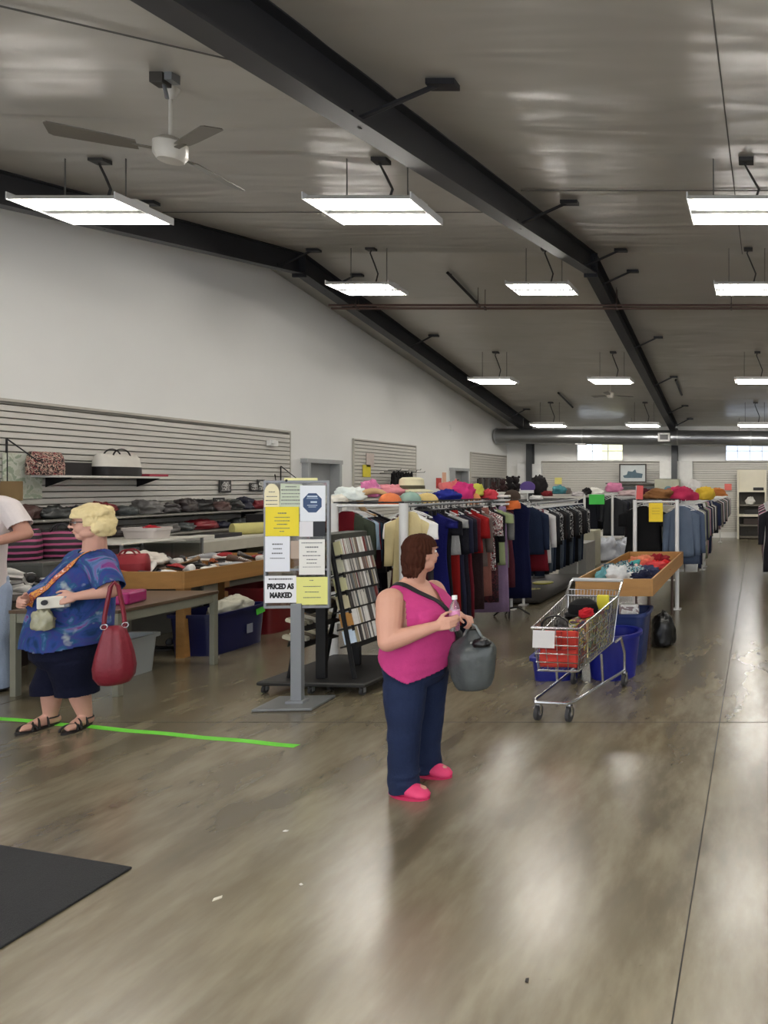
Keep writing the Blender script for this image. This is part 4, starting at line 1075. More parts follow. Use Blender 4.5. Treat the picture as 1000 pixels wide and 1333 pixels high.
for i in range(12):
    Z = 8.75+i*.1
    garment('coat', (AXL, Z, RAILH), 1.0, .25, cloth([(40, 38, 42), (58, 50, 50), (34, 38, 50)][i % 3]), 'dark coat on the far rail of the left rack, mostly hidden behind the dresses', 'dark coats on the hidden rail of the left rack', seed=50+i, sleeve=.5)
# black clip hangers crowded along the near rail top
for i in range(26):
    Z = 7.25+i*.1
    hk = bpy.data.objects.new('empty_hanger', hanger_mesh(False, True)); COL.objects.link(hk)
    hk.location = (AXR-.02, Z, RAILH+.0); hk.rotation_euler = (0, 0, random.uniform(-.3, .3))
    tag(hk, 'black clip hanger between the garments on the right rail of the left rack', 'hanger', 'black hangers on the left rack')
# stands at the foot of the rack
t = thing('metal_stand', 'low black curved metal stand under the dresses by the lilac skirt', 'stand', (-3.38, 9.45, 0))
m = MB(); m.tube([(-.22, 0, .01), (-.1, -.05, .1), (.1, 0, .13), (.25, .05, .02)], .014, 7); m.tube([(-.1, .1, .01), (0, -.02, .12), (.06, -.2, .01)], .012, 7); m.build('curved_leg', BLACKM, t, smooth=True)
MB().box((-.12, 0, .25), (.05, .012, .09)).tube([(-.12, 0, .1), (-.12, 0, .22)], .008, 6).build('tag_holder', WHITEP, t)

# goods on top of rack A
def cap_hat(p, col, label, rz=0, r=.1, brim=.09, name='cap', bcol=None):
    t = thing(name, label, 'hat', p, rz)
    M_ = cloth(col, 'hat_cloth')
    MB().lathe([(r*1.0, 0), (r*1.02, .03), (r*.95, .07), (r*.7, .11), (r*.35, .128), (.006, .132)], seg=20).build('crown', M_, t, smooth=True)
    m = MB(); pts = []
    n = 14
    lo = [Vector((r*.98*math.cos(a), r*.98*math.sin(a), .005)) for a in (-PI/2-.95+1.9*i/n for i in range(n+1))]
    hi = [Vector((r*.98*math.cos(a)*1.0, r*.98*math.sin(a)-brim*math.cos((a+PI/2)*1.4), -.012)) for a in (-PI/2-.95+1.9*i/n for i in range(n+1))]
    k = Vector((0, 0, .006))
    m.loft([lo, hi, [v+k for v in hi], [v+k for v in lo]], caps=False, closed=False)
    m.build('visor', cloth(bcol or col, 'hat_cloth'), t, smooth=True)
    MB().ball((0, 0, .132), (.009, .009, .006), seg=8, rows=5).build('button', M_, t)
    return t
def sun_hat(p, col, band, label, r=.1, brim=.11, h=.12):
    t = thing('sun_hat', label, 'hat', p)
    MB().lathe([(r+brim, -.015), (r+brim*.6, .0), (r, .012), (r*.98, .05), (r*.93, h*.85), (r*.7, h), (.01, h*1.03), (.01, h*1.0), (r*.68, h*.96), (r*.9, .0), (r+brim, -.022)], seg=28).build('straw', cloth(col, 'hat_cloth'), t, smooth=True)
    MB().lathe([(r*1.0, .014), (r*1.035, .016), (r*1.02, .055), (r*.98, .056)], seg=28).build('hat_band', cloth(band, 'hat_band'), t, smooth=True)
    return t
TOP = RAILH+.046
def top_item(fn, px, Z, *a): pass
def heap(px, py, wpx, hpx, Z, col, nm, lb, cat, seed, amp=.35, mt=None):
    p = at(px, py, Z); s_ = Z/F
    crumple(nm, (p.x, p.y, max(p.z, TOP-.03) if Z < 11 else p.z), (wpx*s_, wpx*s_*.9, hpx*s_), col, seed, lb, cat, mt=mt, amp=amp)
heap(455, 652, 40, 18, 7.3, (224, 232, 228), 'folded_cloth', 'white cloth heaped on the left end of the dress rack top', 'cloth', 101)
heap(438, 662, 26, 12, 7.1, (230, 226, 214), 'white_blouse', 'crumpled white blouse over the white post behind the sign board', 'blouse', 102)
heap(481, 648, 24, 22, 7.6, (216, 120, 168), 'plastic_bag', 'pink shiny bag on top of the dress rack', 'bag', 103, mt=mat('pink_film', (218, 118, 170), .3))
heap(505, 646, 40, 15, 8.0, (232, 150, 160), 'folded_cloth', 'salmon pink cloth lying behind the orange cap', 'cloth', 104)
heap(529, 641, 30, 8, 8.3, (150, 60, 56), 'folded_cloth', 'brick red cloth under the cream sun hat', 'cloth', 105)
cap_hat(at(508, 658, 7.3), (232, 132, 84), 'orange cap on the dress rack, near the white post', rz=.4, r=.11, brim=.1)
sun_hat(at(536, 638, 8.2)+Vector((0, 0, .0)), (226, 220, 186), (92, 88, 70), 'cream sun hat with an olive band, highest on the dress rack', .14, .1, .15)
cap_hat(at(534, 656, 7.5), (150, 180, 168), 'sage green and grey cap right of the white post', rz=-.4, r=.11, bcol=(170, 184, 186))
cap_hat(at(556, 657, 7.8), (222, 196, 130), 'tan and yellow cap right of the sage cap', rz=.7, r=.12, bcol=(226, 206, 150))
t = thing('headband_hat', 'large tan curled hat brim hanging over the left of the orange cap', 'hat', at(487, 655, 7.35))
MB().tube([(.15*math.cos(a), .03*math.sin(a*2), .13*math.sin(a)) for a in (2*PI*k/22 for k in range(18))], [.012+.022*math.sin(PI*k/17) for k in range(18)], 10).build('curled_brim', cloth((206, 172, 128), 'hat_cloth'), t, smooth=True)
heap(580, 657, 34, 15, 8.3, (40, 50, 150), 'folded_cloth', 'royal blue cloth on top of the dress rack', 'cloth', 106)
heap(590, 647, 28, 20, 8.9, (226, 120, 120), 'soft_toy', 'coral pink soft thing behind the royal blue cloth', 'soft toy', 107, .5)
heap(604, 652, 26, 24, 8.8, (222, 60, 130), 'folded_cloth', 'hot pink cloth heap on the dress rack', 'cloth', 108)
heap(618, 646, 24, 16, 9.1, (206, 206, 90), 'folded_cloth', 'lime yellow cloth beside the hot pink heap', 'cloth', 109)
cap_hat(at(616, 655, 8.9), (226, 150, 100), 'peach cap in front of the lime yellow cloth', rz=.2, r=.1)
heap(636, 654, 22, 14, 9.2, (216, 70, 84), 'folded_cloth', 'coral red cloth right of the lime yellow cloth', 'cloth', 110)
for j in range(3):
    o = MB().box((0, 0, .0), (.26, .3, .03)).build('folded_shirt', cloth([(232, 232, 230), (206, 206, 204), (236, 232, 226)][j], 'folded_cloth'), loc=at(651, 656-j*5, 9.4), rz=.1*j, bevel=.01); tag(o, ['white folded shirt, lowest of the little stack on the dress rack', 'light grey folded shirt, middle of the little stack on the dress rack', 'off-white folded shirt, topmost of the little stack on the dress rack'][j], 'shirt')
cap_hat(at(667, 662, 9.5), (222, 116, 60), 'bright orange cap at the right end of the dress rack', rz=-.3, r=.11)
cap_hat(at(667, 650, 9.6), (80, 66, 56), 'brown cap above the bright orange cap', rz=.3, r=.11)
def plush(px, py, hpx, Z, col, lb, seed):
    p = at(px, py, Z); s_ = hpx*Z/F
    t = thing('stuffed_toy', lb, 'soft toy', p); M_ = mat('plush_fur', col, .95, 0, .3, 30, .8, 90)
    m = MB(); m.ball((0, 0, s_*.3), (s_*.26, s_*.24, s_*.32)); m.ball((0, -.02, s_*.74), (s_*.24, s_*.22, s_*.24))
    for q in (-1, 1): m.cap((q*s_*.2, 0, s_*.45), (q*s_*.38, -.03, s_*.3), s_*.09, s_*.08, 10); m.cap((q*s_*.15, -.02, s_*.08), (q*s_*.22, -.12, s_*.07), s_*.1, s_*.09, 10)
    o = m.build('toy_body', M_, t, smooth='full')
    for q in (-1, 1): MB().ball((q*s_*.18, 0, s_*.95), (s_*.09, s_*.05, s_*.09), seg=10, rows=6).build('ear', M_, t, smooth='full')
plush(655, 640, 16, 13.8, (60, 34, 34), 'dark reddish brown stuffed toy behind the dress rack, left one', 1)
plush(664, 640, 20, 14.0, (30, 24, 26), 'black stuffed toy behind the dress rack, middle one', 2)
plush(672, 640, 20, 14.1, (34, 26, 28), 'near-black stuffed toy beside the white box, right one', 3)
plush(643, 640, 13, 14.0, (74, 44, 44), 'small brown stuffed toy left of the dark ones', 4)
# table carrying these toys
table('toy_table', at(636, 0, 14).x-.3, at(680, 0, 14).x, 13.65, 14.35, 1.65, mat('white_laminate', (224, 222, 212), .4, 0, .03), RACKM, 'tall white stand carrying the dark stuffed toys', apron=.05)
p = at(702, 645, 11.5)
crumple('black_wig', (p.x, p.y, p.z), (.26, .26, .33), (22, 20, 22), 140, 'round black fluffy hat standing above the denim jacket', 'hat', mt=mat('plush_fur', (26, 22, 24), .95, 0, .3, 30, .8, 90), amp=.3)
t = thing('round_sign', 'round purple and white sign above the denim jacket', 'sign', at(687, 634, 11.2))
MB().lathe([(.001, -.012), (.12, -.012), (.125, 0), (.12, .012), (.001, .012)], seg=30, R=rotm(PI/2, 0, 0), sy=.75).build('disc_face', mat('sign_purple', (96, 66, 152), .5), t)
MB().box((0, -.016, -.075), (.21, .01, .05)).build('white_band', WHITEP, t)
MB().tube([(0, 0, -.1), (0, 0, -.36)], .01, 6).build('sign_stem', WHITEM, t)

# rack B: dark trousers and jackets
BXL, BXR = -4.2, -3.5
rack('middle-left garment rack crowded with dark jackets and jeans', BXL, BXR, 10.35, 13.45, 1.50, .02, base='board', shelf=True)
dk = [((28, 28, 32), 'black'), ((38, 42, 58), 'navy'), ((52, 54, 58), 'charcoal'), ((32, 34, 44), 'inky blue'), ((44, 40, 42), 'dark brown'), ((70, 74, 80), 'slate')]
garment('jacket', (BXR+.06, 10.42, 1.53), .78, .24, cloth((34, 46, 72)), 'blue denim jacket at the near end of the middle rack', None, seed=200, sleeve=.55, white=True)
garment('skirt', (BXR+.04, 10.52, 1.50), 1.0, .26, cloth((126, 24, 40)), 'dark red skirt showing below the denim jacket', None, seed=201, flare=.1)
garment('top', (BXR+.1, 10.62, 1.5), .9, .25, cloth((216, 214, 212)), 'white striped sleeve top behind the denim jacket', None, seed=202, sleeve=.5)
SPECK = multi('speckled_cloth', [(30, 30, 34), (34, 34, 40), (206, 206, 204), (40, 42, 48), (30, 30, 34)], 16, .85, 'noise')
for i in range(26):
    Z = 10.74+i*.1; c, nm = dk[(i*5) % 6]
    if i % 2 == 0:
        garment('top', (BXR, Z, 1.5), .62+.08*math.sin(i), .26, SPECK if i % 6 == 0 else cloth(c), '%s shirt on the middle rack, %s from the near end' % ('speckled' if i % 6 == 0 else nm, ordn[i//2]), 'shirts on the middle rack', seed=210+i, sleeve=.45, white=True)
    else:
        c2, n2 = [((44, 56, 78), 'dark blue jeans'), ((28, 30, 36), 'black trousers'), ((92, 104, 118), 'faded grey-blue jeans')][(i//2) % 3]
        garment('pants', (BXR, Z, 1.5), 1.22, .2, cloth(c2, 'denim'), '%s on the middle rack, pair %s from the near end' % (n2, ordn[i//2]), 'trousers on the middle rack', seed=210+i, white=True, swing=.0)
for i in range(12):
    Z = 10.6+i*.22; c, nm = dk[(i*5+1) % 6]
    garment('jacket', (BXL, Z, 1.5), .9, .25, cloth(c), '%s jacket on the hidden rail of the middle rack, %s from the near end' % (nm, ordn[i]), 'jackets on the hidden rail of the middle rack', seed=260+i, sleeve=.5)
def slab(px, py, wpx, hpx, Z, col, nm, lb, cat, seed, amp=.35):
    p = at(px, py, Z); s_ = Z/F
    crumple(nm, (p.x, p.y, p.z), (wpx*s_, wpx*s_*.9, hpx*s_), col, seed, lb, cat, amp=amp)
slab(713, 646, 14, 7, 11.3, (130, 40, 44), 'folded_cloth', 'dark red folded cloth on the middle rack', 'cloth', 120)
slab(728, 643, 18, 11, 12.0, (90, 160, 168), 'folded_cloth', 'teal folded cloth on the middle rack', 'cloth', 121)
slab(738, 643, 12, 8, 12.5, (130, 122, 116), 'folded_cloth', 'grey brown folded cloth right of the teal one', 'cloth', 122)
slab(752, 646, 16, 6, 13.0, (196, 190, 190), 'folded_cloth', 'pale folded cloth at the far end of the middle rack', 'cloth', 123)
slab(698, 650, 16, 5, 10.6, (226, 224, 222), 'folded_cloth', 'white folded cloth above the denim jacket', 'cloth', 124)
# yellow disc and small things at the foot of rack B
p = at(707, 761, gz(764)); o = MB().lathe([(.001, 0), (.17, 0), (.18, .012), (.16, .02), (.001, .012)], seg=26).build('yellow_disc', mat('yellow_plastic', (214, 210, 60), .4), loc=(p.x, p.y, .068), smooth=True); tag(o, 'flat yellow disc on the base board under the jeans', 'disc')
p = at(695, 770, gz(772)); crumple('flat_shoe', (p.x, p.y-.0, .0), (.25, .3, .08), (206, 200, 150), 131, 'cream shoe-like thing on the floor left of the yellow disc', 'shoe')
p = at(700, 757, gz(757)); crumple('grey_shoe', (p.x, p.y+.1, .068), (.25, .2, .09), (140, 140, 142), 132, 'grey shoe on the base board behind the yellow disc', 'shoe')

# rack C farther back with a green sign
CXL, CXR = -4.2, -3.52
rack('far left white garment rack with a green sign on its end', CXL, CXR, 16.8, 21.5, 1.55, .03, shelf=False)
t = thing('rack_sign', 'bright green paper sign on the end of the far white rack', 'sign', at(777, 649, 16.7))
MB().box((0, 0, -.02), (.37, .01, .24)).build('sign_card', mat('green_card', (70, 206, 84), .6), t)
for i in range(24):
    Z = 16.95+i*.19; c, nm = dk[(i*5+2) % 6]
    garment('coat' if i % 3 else 'top', (CXR, Z, 1.55), 1.0-.1*(i % 3), .28, cloth(c), '%s garment on the far white rack with the green sign, %s' % (nm, ['near end', 'middle', 'far end'][i//8]), 'dark garments on the far white rack', seed=300+i, sleeve=.5)
for i in range(10):
    Z = 17.1+i*.4; c, nm = dk[(i*5+3) % 6]
    garment('coat', (CXL, Z, 1.55), .9, .28, cloth(c), '%s coat on the left rail of the far white rack' % nm, 'coats on the left rail of the far white rack', seed=330+i, sleeve=.5)
slab(775, 643, 22, 8, 17.2, (230, 228, 220), 'folded_cloth', 'white cloth on top of the far white rack, above the green sign', 'cloth', 125)
slab(800, 641, 20, 12, 18.5, (226, 140, 178), 'folded_cloth', 'pink cloth on top of the far white rack', 'cloth', 126)
slab(764, 645, 12, 10, 16.9, (36, 34, 36), 'folded_cloth', 'black cloth hanging on the corner of the far white rack', 'cloth', 127)
# bags and boxes between racks B and C
FILM = mat('clear_film', (206, 210, 220), .2, 0, .1, 10, .4, 30)
carton('grey_bin', at(748, 0, 14.2)*1 and (-3.72, 14.3, 0), (.55, .8, .62), (156, 156, 152), 'grey box standing on the floor at the end of the jeans rack', 'box')
carton('white_box', (-3.9, 15.6, 0), (.6, .6, .78), (190, 188, 166), 'cream box behind the grey one, under the green sign', 'box')
crumple('plastic_bag', (-3.62, 16.4, 0), (.75, .6, .55), (206, 210, 222), 141, 'clear plastic bag of clothes on the floor below the green sign, left', 'plastic bag', mt=FILM)
crumple('plastic_bag', (-3.2, 16.9, 0), (.7, .7, .5), (206, 210, 222), 142, 'clear plastic bag of clothes on the floor beside the wooden tray, right', 'plastic bag', mt=FILM)
m = MB(); m.tube([(0, -2.7, .03), (0, 2.7, .03)], .022, 6); o = m.build('floor_rail', mat('base_black', (52, 46, 40), .6), loc=(-3.02, 15.9, 0)); tag(o, 'dark low rail lying along the aisle beyond the jeans rack', 'floor rail')
for i in range(3):
    o = MB().ball((0, 0, .03), (.03, .03, .03), seg=10, rows=6).build('small_cup', WHITEP, loc=(-3.1, 14.0+i*.22, 0), smooth='full'); tag(o, ['nearest', 'middle', 'farthest'][i]+' of three tiny white things on the floor beside the grey box', 'knob')

# right rack with the yellow sign
RXL, RXR = -1.77, -1.16
rack('long right-hand white garment rack with a yellow sign, beside the aisle', RXL, RXR, 10.0, 14.6, 1.55, .03, shelf=True)
rack('far right-hand white garment rack beyond the one with the yellow sign', RXL, RXR, 15.2, 21.6, 1.55, .022, shelf=True)
t = thing('rack_sign', 'yellow paper sign hanging on the white end bar of the right-hand rack', 'sign', at(854, 667, 9.93))
MB().box((0, 0, 0), (.20, .006, .27)).build('sign_card', mat('yellow_card', (240, 208, 40), .6), t)
for dz in (.06, .02, -.02): MB().box((0, -.0045, dz), (.11, .001, .007)).build('printed_line', mat('faded_ink', (206, 170, 50), .7), t)
t = thing('rack_sign', 'coral paper sign on the left post of the right-hand rack', 'sign', at(833, 641, 9.95))
MB().box((0, 0, 0), (.095, .006, .2), rotm(0, .05, 0)).build('sign_card', mat('coral_card', (236, 100, 98), .6), t)
MB().tube([(-.05, .02, -.1), (-.05, .02, .1)], .012, 6).build('sign_post', RACKM, t)
# left rail: black dresses near, then red and dark
for i in range(12):
    garment('dress', (RXL+.10, 10.12+i*.1, 1.55), 1.1-.02*(i % 3), .30, cloth((20, 20, 22)), 'black garment on the left rail of the right-hand rack, hanging beside the yellow sign', 'black garments beside the yellow sign', seed=400+i, sleeve=.2, white=True)
cR = [((176, 40, 40), 'red'), ((36, 32, 36), 'black'), ((70, 40, 46), 'dark plum'), ((44, 44, 54), 'charcoal'), ((60, 62, 70), 'slate')]
for i in range(16):
    c, nm = cR[(i*3+1) % 5] if i != 1 else cR[0]
    garment('top', (RXL-.08, 11.4+i*.2, 1.55), .8, .28, cloth(c), '%s top on the left rail of the right-hand rack, behind the black garments, %s' % (nm, ordn[i]), 'tops on the left rail of the right-hand rack', seed=430+i, sleeve=.45)
# right rail: denim shirts then mixed
garment('jacket', (RXR+.05, 10.10, 1.55), .80, .20, cloth((100, 114, 134), 'denim'), 'faded blue denim shirt nearest on the right rail, beside the white post', None, seed=450, sleeve=.62, white=True)
garment('jacket', (RXR+.10, 10.22, 1.55), .92, .22, cloth((90, 104, 128), 'denim'), 'blue denim shirt second on the right rail', None, seed=451, sleeve=.6, white=True)
garment('pants', (RXR-.12, 10.34, 1.55), 1.1, .2, cloth((196, 190, 176)), 'pale trousers hanging below the denim shirts', None, seed=452)
mix = [((52, 58, 84), 'navy'), ((222, 222, 218), 'white'), ((38, 38, 42), 'black'), ((170, 170, 166), 'light grey'), ((50, 60, 92), 'dark blue'), ((190, 150, 160), 'dusty pink'), ((140, 146, 118), 'sage'), ((60, 60, 66), 'charcoal'), ((206, 206, 202), 'pale grey'), ((30, 32, 44), 'ink')]
for i in range(34):
    c, nm = mix[(i*7+i//5) % 10]; Z = 10.46+i*.12
    k = 'pants' if i % 4 == 3 else 'top'
    garment(k, (RXR+.02, Z, 1.55), (1.2 if k == 'pants' else .72+.12*math.sin(i*1.7)), .25, cloth(c), '%s %s on the right rail by the aisle, %s in its row' % (nm, 'trousers' if k == 'pants' else 'shirt', ordn[i % 16]) if i < 16 else '%s %s far along the right rail by the aisle' % (nm, 'trousers' if k == 'pants' else 'shirt'), 'garments along the aisle on the right-hand rack', seed=470+i, sleeve=.5, yaw=random.Random(i).uniform(-.15, .15))
for i in range(32):
    c, nm = mix[(i*3+4) % 10]; Z = 15.3+i*.195
    garment('top', (RXR+.02, Z, 1.55), .75+.1*math.sin(i), .27, cloth(c), '%s shirt on the right rail of the far right-hand rack' % nm, 'garments on the far right-hand rack', seed=520+i, sleeve=.5)
for i in range(16):
    c, nm = cR[(i*3+2) % 5]; Z = 15.4+i*.38
    garment('top', (RXL, Z, 1.55), .8, .27, cloth(c), '%s shirt on the left rail of the far right-hand rack' % nm, 'garments on the left of the far right-hand rack', seed=560+i, sleeve=.45)
# things on top of the right rack
slab(885, 652, 42, 18, 10.6, (196, 52, 92), 'folded_coat', 'raspberry pink coat lying on top of the right-hand rack', 'coat', 150)
slab(857, 650, 34, 14, 10.4, (140, 96, 56), 'folded_cloth', 'brown cloth on top of the right-hand rack, left of the pink coat', 'cloth', 151)
slab(840, 648, 16, 12, 12.2, (90, 34, 44), 'folded_cloth', 'dark red cloth on top of the right-hand rack behind the coral sign', 'cloth', 152)
slab(918, 651, 24, 16, 12.5, (216, 180, 60), 'folded_cloth', 'yellow cloth on the right-hand rack, right of the pink coat', 'cloth', 153)
slab(904, 646, 20, 20, 14.0, (226, 222, 218), 'folded_cloth', 'white and black cloth behind the yellow one', 'cloth', 154)
slab(934, 646, 24, 10, 16.0, (206, 130, 70), 'folded_cloth', 'orange brown cloth farther along the right-hand racks', 'cloth', 155)
slab(818, 646, 26, 8, 13.5, (216, 190, 190), 'folded_cloth', 'pale pink cloth left of the coral sign', 'cloth', 156)
# rack at the right edge of the picture
rack('garment rack cut off by the right edge of the picture', .30, .9, 11.0, 16.0, 1.50, .02, shelf=False)
for i in range(18):
    c, nm = [((40, 38, 44), 'black'), ((84, 84, 88), 'grey'), ((216, 216, 214), 'white'), ((50, 50, 66), 'navy'), ((190, 60, 120), 'pink')][(i*2) % 5]
    garment('coat' if i % 4 else 'dress', (.34, 11.1+i*.26, 1.5), 1.0 if i else 1.1, .26, cloth(c), '%s garment at the right edge of the picture, %s from the front' % (nm, ordn[min(i, 15)]), 'garments on the rack at the right edge', seed=600+i, sleeve=.5)
o = None

# ------------------------------------------------------------------ things along the back wall
t = thing('tall_shelf', 'tall cream shelf unit with dark open compartments at the end of the aisle', 'shelf unit', (at(979, 0, 23.0).x, 23.1, 0))
CR = mat('cream_paint', (222, 216, 196), .5, 0, .04); w = .98
for s_ in (-1, 1): MB().box((s_*(w/2-.03), 0, 1.15), (.06, .4, 2.3)).build('side_board', CR, t, bevel=.004)
MB().box((0, 0, 1.95), (w-.12, .1, .70)).build('upper_panel', CR, t, bevel=.004)
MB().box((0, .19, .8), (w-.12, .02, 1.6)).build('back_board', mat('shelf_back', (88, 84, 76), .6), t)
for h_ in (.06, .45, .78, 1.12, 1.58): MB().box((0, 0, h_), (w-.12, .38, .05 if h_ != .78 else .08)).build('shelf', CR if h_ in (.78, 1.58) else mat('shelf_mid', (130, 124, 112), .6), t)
carton('dark_box', (t.location.x, 23.05, .81), (.5, .2, .16), (40, 38, 38), 'dark box in the tall cream shelf, middle compartment', 'box')
carton('dark_box', (t.location.x+.02, 23.05, .48), (.6, .2, .2), (60, 48, 42), 'brown box in the tall cream shelf, lower compartment', 'box')
crumple('white_cloth', (t.location.x-.05, 22.98, 1.14), (.3, .25, .25), (216, 214, 206), 160, 'white cloth in the upper compartment of the tall cream shelf', 'cloth')
carton('dark_box', (t.location.x+.22, 23.05, 1.61), (.35, .2, .1), (50, 50, 52), 'flat black case on the top opening of the tall cream shelf', 'box')
# picture on its shelf
p = at(824, 616, 22.9)
t = thing('framed_picture', 'framed grey-blue picture of a ship-like scene standing on a high shelf at the back wall', 'picture', p)
w, h = .90, .62
for s_ in (-1, 1): MB().box((s_*(w/2-.02), 0, 0), (.04, .04, h)).build('frame_side', mat('dark_frame', (64, 56, 50), .4), t)
for s_ in (-1, 1): MB().box((0, 0, s_*(h/2-.02)), (w-.08, .038, .04)).build('frame_side', mat('dark_frame', (64, 56, 50), .4), t)
MB().box((0, .008, 0), (w-.06, .012, h-.06)).build('mount_board', mat('mount_board', (196, 202, 202), .6), t)
m = MB(); m.prism([(-.28, -.16), (.3, -.16), (.33, -.02), (.12, .02), (.08, .13), (-.02, .05), (-.16, .07), (-.2, -.05), (-.33, -.08)], .003, Matrix.Translation((0, -.001, 0))); m.build('painted_shape', mat('picture_slate', (84, 110, 124), .6, 0, .3, 12), t)
t = thing('wall_shelf', 'long wall shelf below the framed picture', 'shelf', (at(822, 0, 22.9).x, 23.15, p.z-h/2-.03))
MB().box((0, 0, 0), (1.7, .55, .04)).build('shelf_board', mat('shelf_grey', (120, 118, 112), .5), t)
MB().box((0, .2, -.15), (1.6, .05, .06)).build('rail', STEEL, t)
# white cabinets near the column
x0 = at(870, 0, 23).x
carton('wall_box', (x0, 23.3, 2.0), (.62, .3, .6), (226, 226, 222), 'white cabinet on the back wall below the second roof frame column', 'cabinet')
carton('display_case', (x0, 22.9, 0), (.8, .5, 1.98), (176, 176, 156), 'grey green display cabinet under the white wall cabinet', 'cabinet')
m = MB().lathe([(.001, -.01), (.14, -.01), (.14, .01), (.001, .01)], seg=24, R=rotm(PI/2, 0, 0)); o = m.build('round_plate', mat('plate_teal', (96, 134, 146), .4), loc=(x0+.05, 22.63, 1.62)); tag(o, 'round teal plate on the front of the grey green cabinet', 'plate')
carton('partition', (at(888, 0, 23.3).x+.1, 23.38, 0), (.5, .14, 2.6), (222, 222, 218), 'plain white wall partition right of the white cabinet', 'partition')
carton('partition', (at(688, 0, 23.2).x, 23.34, 0), (.8, .2, 2.5), (232, 232, 230), 'plain white panel at the left end of the back wall', 'partition')
for px, py, c, nm, Z in [(727, 626, (232, 224, 130), 'pale yellow paper on the back wall left of the picture', 23.42), (948, 634, (236, 120, 110), 'coral paper on the back wall slatwall beside the tall shelf', 23.42)]:
    o = MB().box((0, 0, 0), (.24, .008, .22)).build('wall_notice', mat('notice_card', c, .6), loc=at(px, py, Z)); tag(o, nm, 'notice')
for px, py, w_, h_, c, nm in [(479, 606, .28, .3, (220, 206, 198), 'pale pink paper on the second slatwall'), (475, 613, .3, .3, (230, 214, 60), 'yellow paper on the second slatwall, left of the hooks')]:
    pass
for px, py, w_, h_, c, nm in [(479, 599, .3, .3, (214, 200, 192), 'pale paper on the second slatwall, above the yellow one'), (474.5, 613, .3, .26, (232, 216, 56), 'yellow paper on the second slatwall'), (571, 629, .3, .28, (220, 70, 64), 'red notice on the left wall before the second door'), (578, 627, .22, .5, (240, 190, 160), 'peach notice on the left wall beside the red one')]:
    q = on_left(px, py); o = MB().box((0, 0, 0), (.008, w_, h_)).build('wall_notice', mat('notice_card', c, .6), loc=(XL+.05 if px < 500 else XL+.008, q.y, q.z)); tag(o, nm, 'notice')
# hooks with dark things on the second and third slatwalls
for i in range(9):
    q = on_left(492+i*5.4, 616-((i*7) % 5)); m = MB(); m.tube([(0, 0, .0), (.28, 0, .0), (.3, 0, .03)], .007, 5)
    o = m.build('peg_hook', BLACKM, loc=(XL+.045, q.y, q.z)); tag(o, 'black peg hook on the second slatwall, %s from the left' % ordn[i], 'hook')
for i in range(6):
    q = on_left(495+i*4.5, 628); crumple('hanging_belt', (XL+.3, q.y, q.z-.14), (.12, .12, .38), (34, 32, 34), 170+i, 'black belt bundle hanging from the second slatwall, %s from the left' % ordn[i], 'belt')
for i in range(14):
    q = on_left(612+i*2.6, 628); m = MB(); m.tube([(0, 0, .15), (.25, 0, .12)], .007, 5)
    m.box((.2, 0, -.05), (.05, .08+.03*(i % 3), .32+.05*(i % 2)))
    o = m.build('hanging_accessory', mat('dark_leather', [(40, 36, 38), (66, 50, 44), (90, 88, 90)][i % 3], .5), loc=(XL+.045, q.y, q.z)); tag(o, 'dark strap hanging on a peg of the far left slatwall', 'belt', 'straps on the far left slatwall')
# ------------------------------------------------------------------ wooden tray table of clothes
t = thing('clothes_bin_table', 'shallow wooden tray table of clothes in the middle of the aisle', 'tray table', (-1.44, 8.38, 0)); w, d = .78, 2.86
MB().box((0, 0, .69), (w-.03, d-.03, .02)).build('tray_bottom', WOOD, t)
for sx in (-1, 1): MB().box((sx*(w/2-.011), 0, .765), (.022, d, .175)).build('tray_side', WOOD, t, bevel=.003)
for sy in (-1, 1): MB().box((0, sy*(d/2-.011), .765), (w-.046, .022, .175)).build('tray_side', WOOD, t, bevel=.003)
BRL = mat('brown_leg', (78, 54, 44), .5)
for sx in (-1, 1):
    for yy in (-.78, 1.28): MB().tube([(sx*(w/2-.14), yy, 0), (sx*(w/2-.14), yy, .68)], .018, 8).build('leg', BRL, t)
    MB().tube([(sx*(w/2-.14), -.78, .62), (sx*(w/2-.14), 1.28, .62)], .012, 6).build('leg_rail', BRL, t)
PRT = multi('bright_print', [(206, 208, 206), (60, 120, 132), (40, 48, 72), (120, 170, 172), (210, 90, 80)], 15, .85, 'noise')
PR2 = multi('blue_print', [(70, 96, 120), (206, 214, 214), (40, 44, 60), (110, 168, 176)], 18, .85, 'noise')
cl = [(-1.45, 8.6, .26, (226, 222, 214), 'cream'), (-1.3, 7.75, .24, None, 'blue and white printed small'), (-1.6, 8.35, .24, (44, 70, 110), 'deep blue'), (-1.36, 8.7, .22, (232, 110, 90), 'salmon'), (-1.55, 8.55, .36, (76, 170, 166), 'teal'), (-1.5, 7.75, .34, None, 'blue and white printed'), (-1.32, 7.6, .3, (226, 226, 222), 'white'), (-1.62, 8.05, .34, None, 'multicoloured printed'), (-1.28, 8.05, .34, (60, 66, 98), 'navy'), (-1.22, 8.45, .34, (206, 70, 72), 'coral red'), (-1.22, 8.85, .36, (216, 34, 40), 'bright red'), (-1.42, 8.9, .34, (230, 140, 106), 'peach'), (-1.6, 9.1, .36, (34, 32, 36), 'black'), (-1.3, 9.25, .36, (150, 30, 40), 'dark red'), (-1.68, 7.6, .28, (110, 172, 180), 'light teal'), (-1.2, 7.45, .22, (36, 40, 70), 'dark blue'), (-1.45, 8.25, .3, (236, 190, 180), 'pale pink'), (-1.5, 7.42, .26, (214, 216, 216), 'off-white'), (-1.33, 7.85, .28, (90, 178, 168), 'turquoise')]
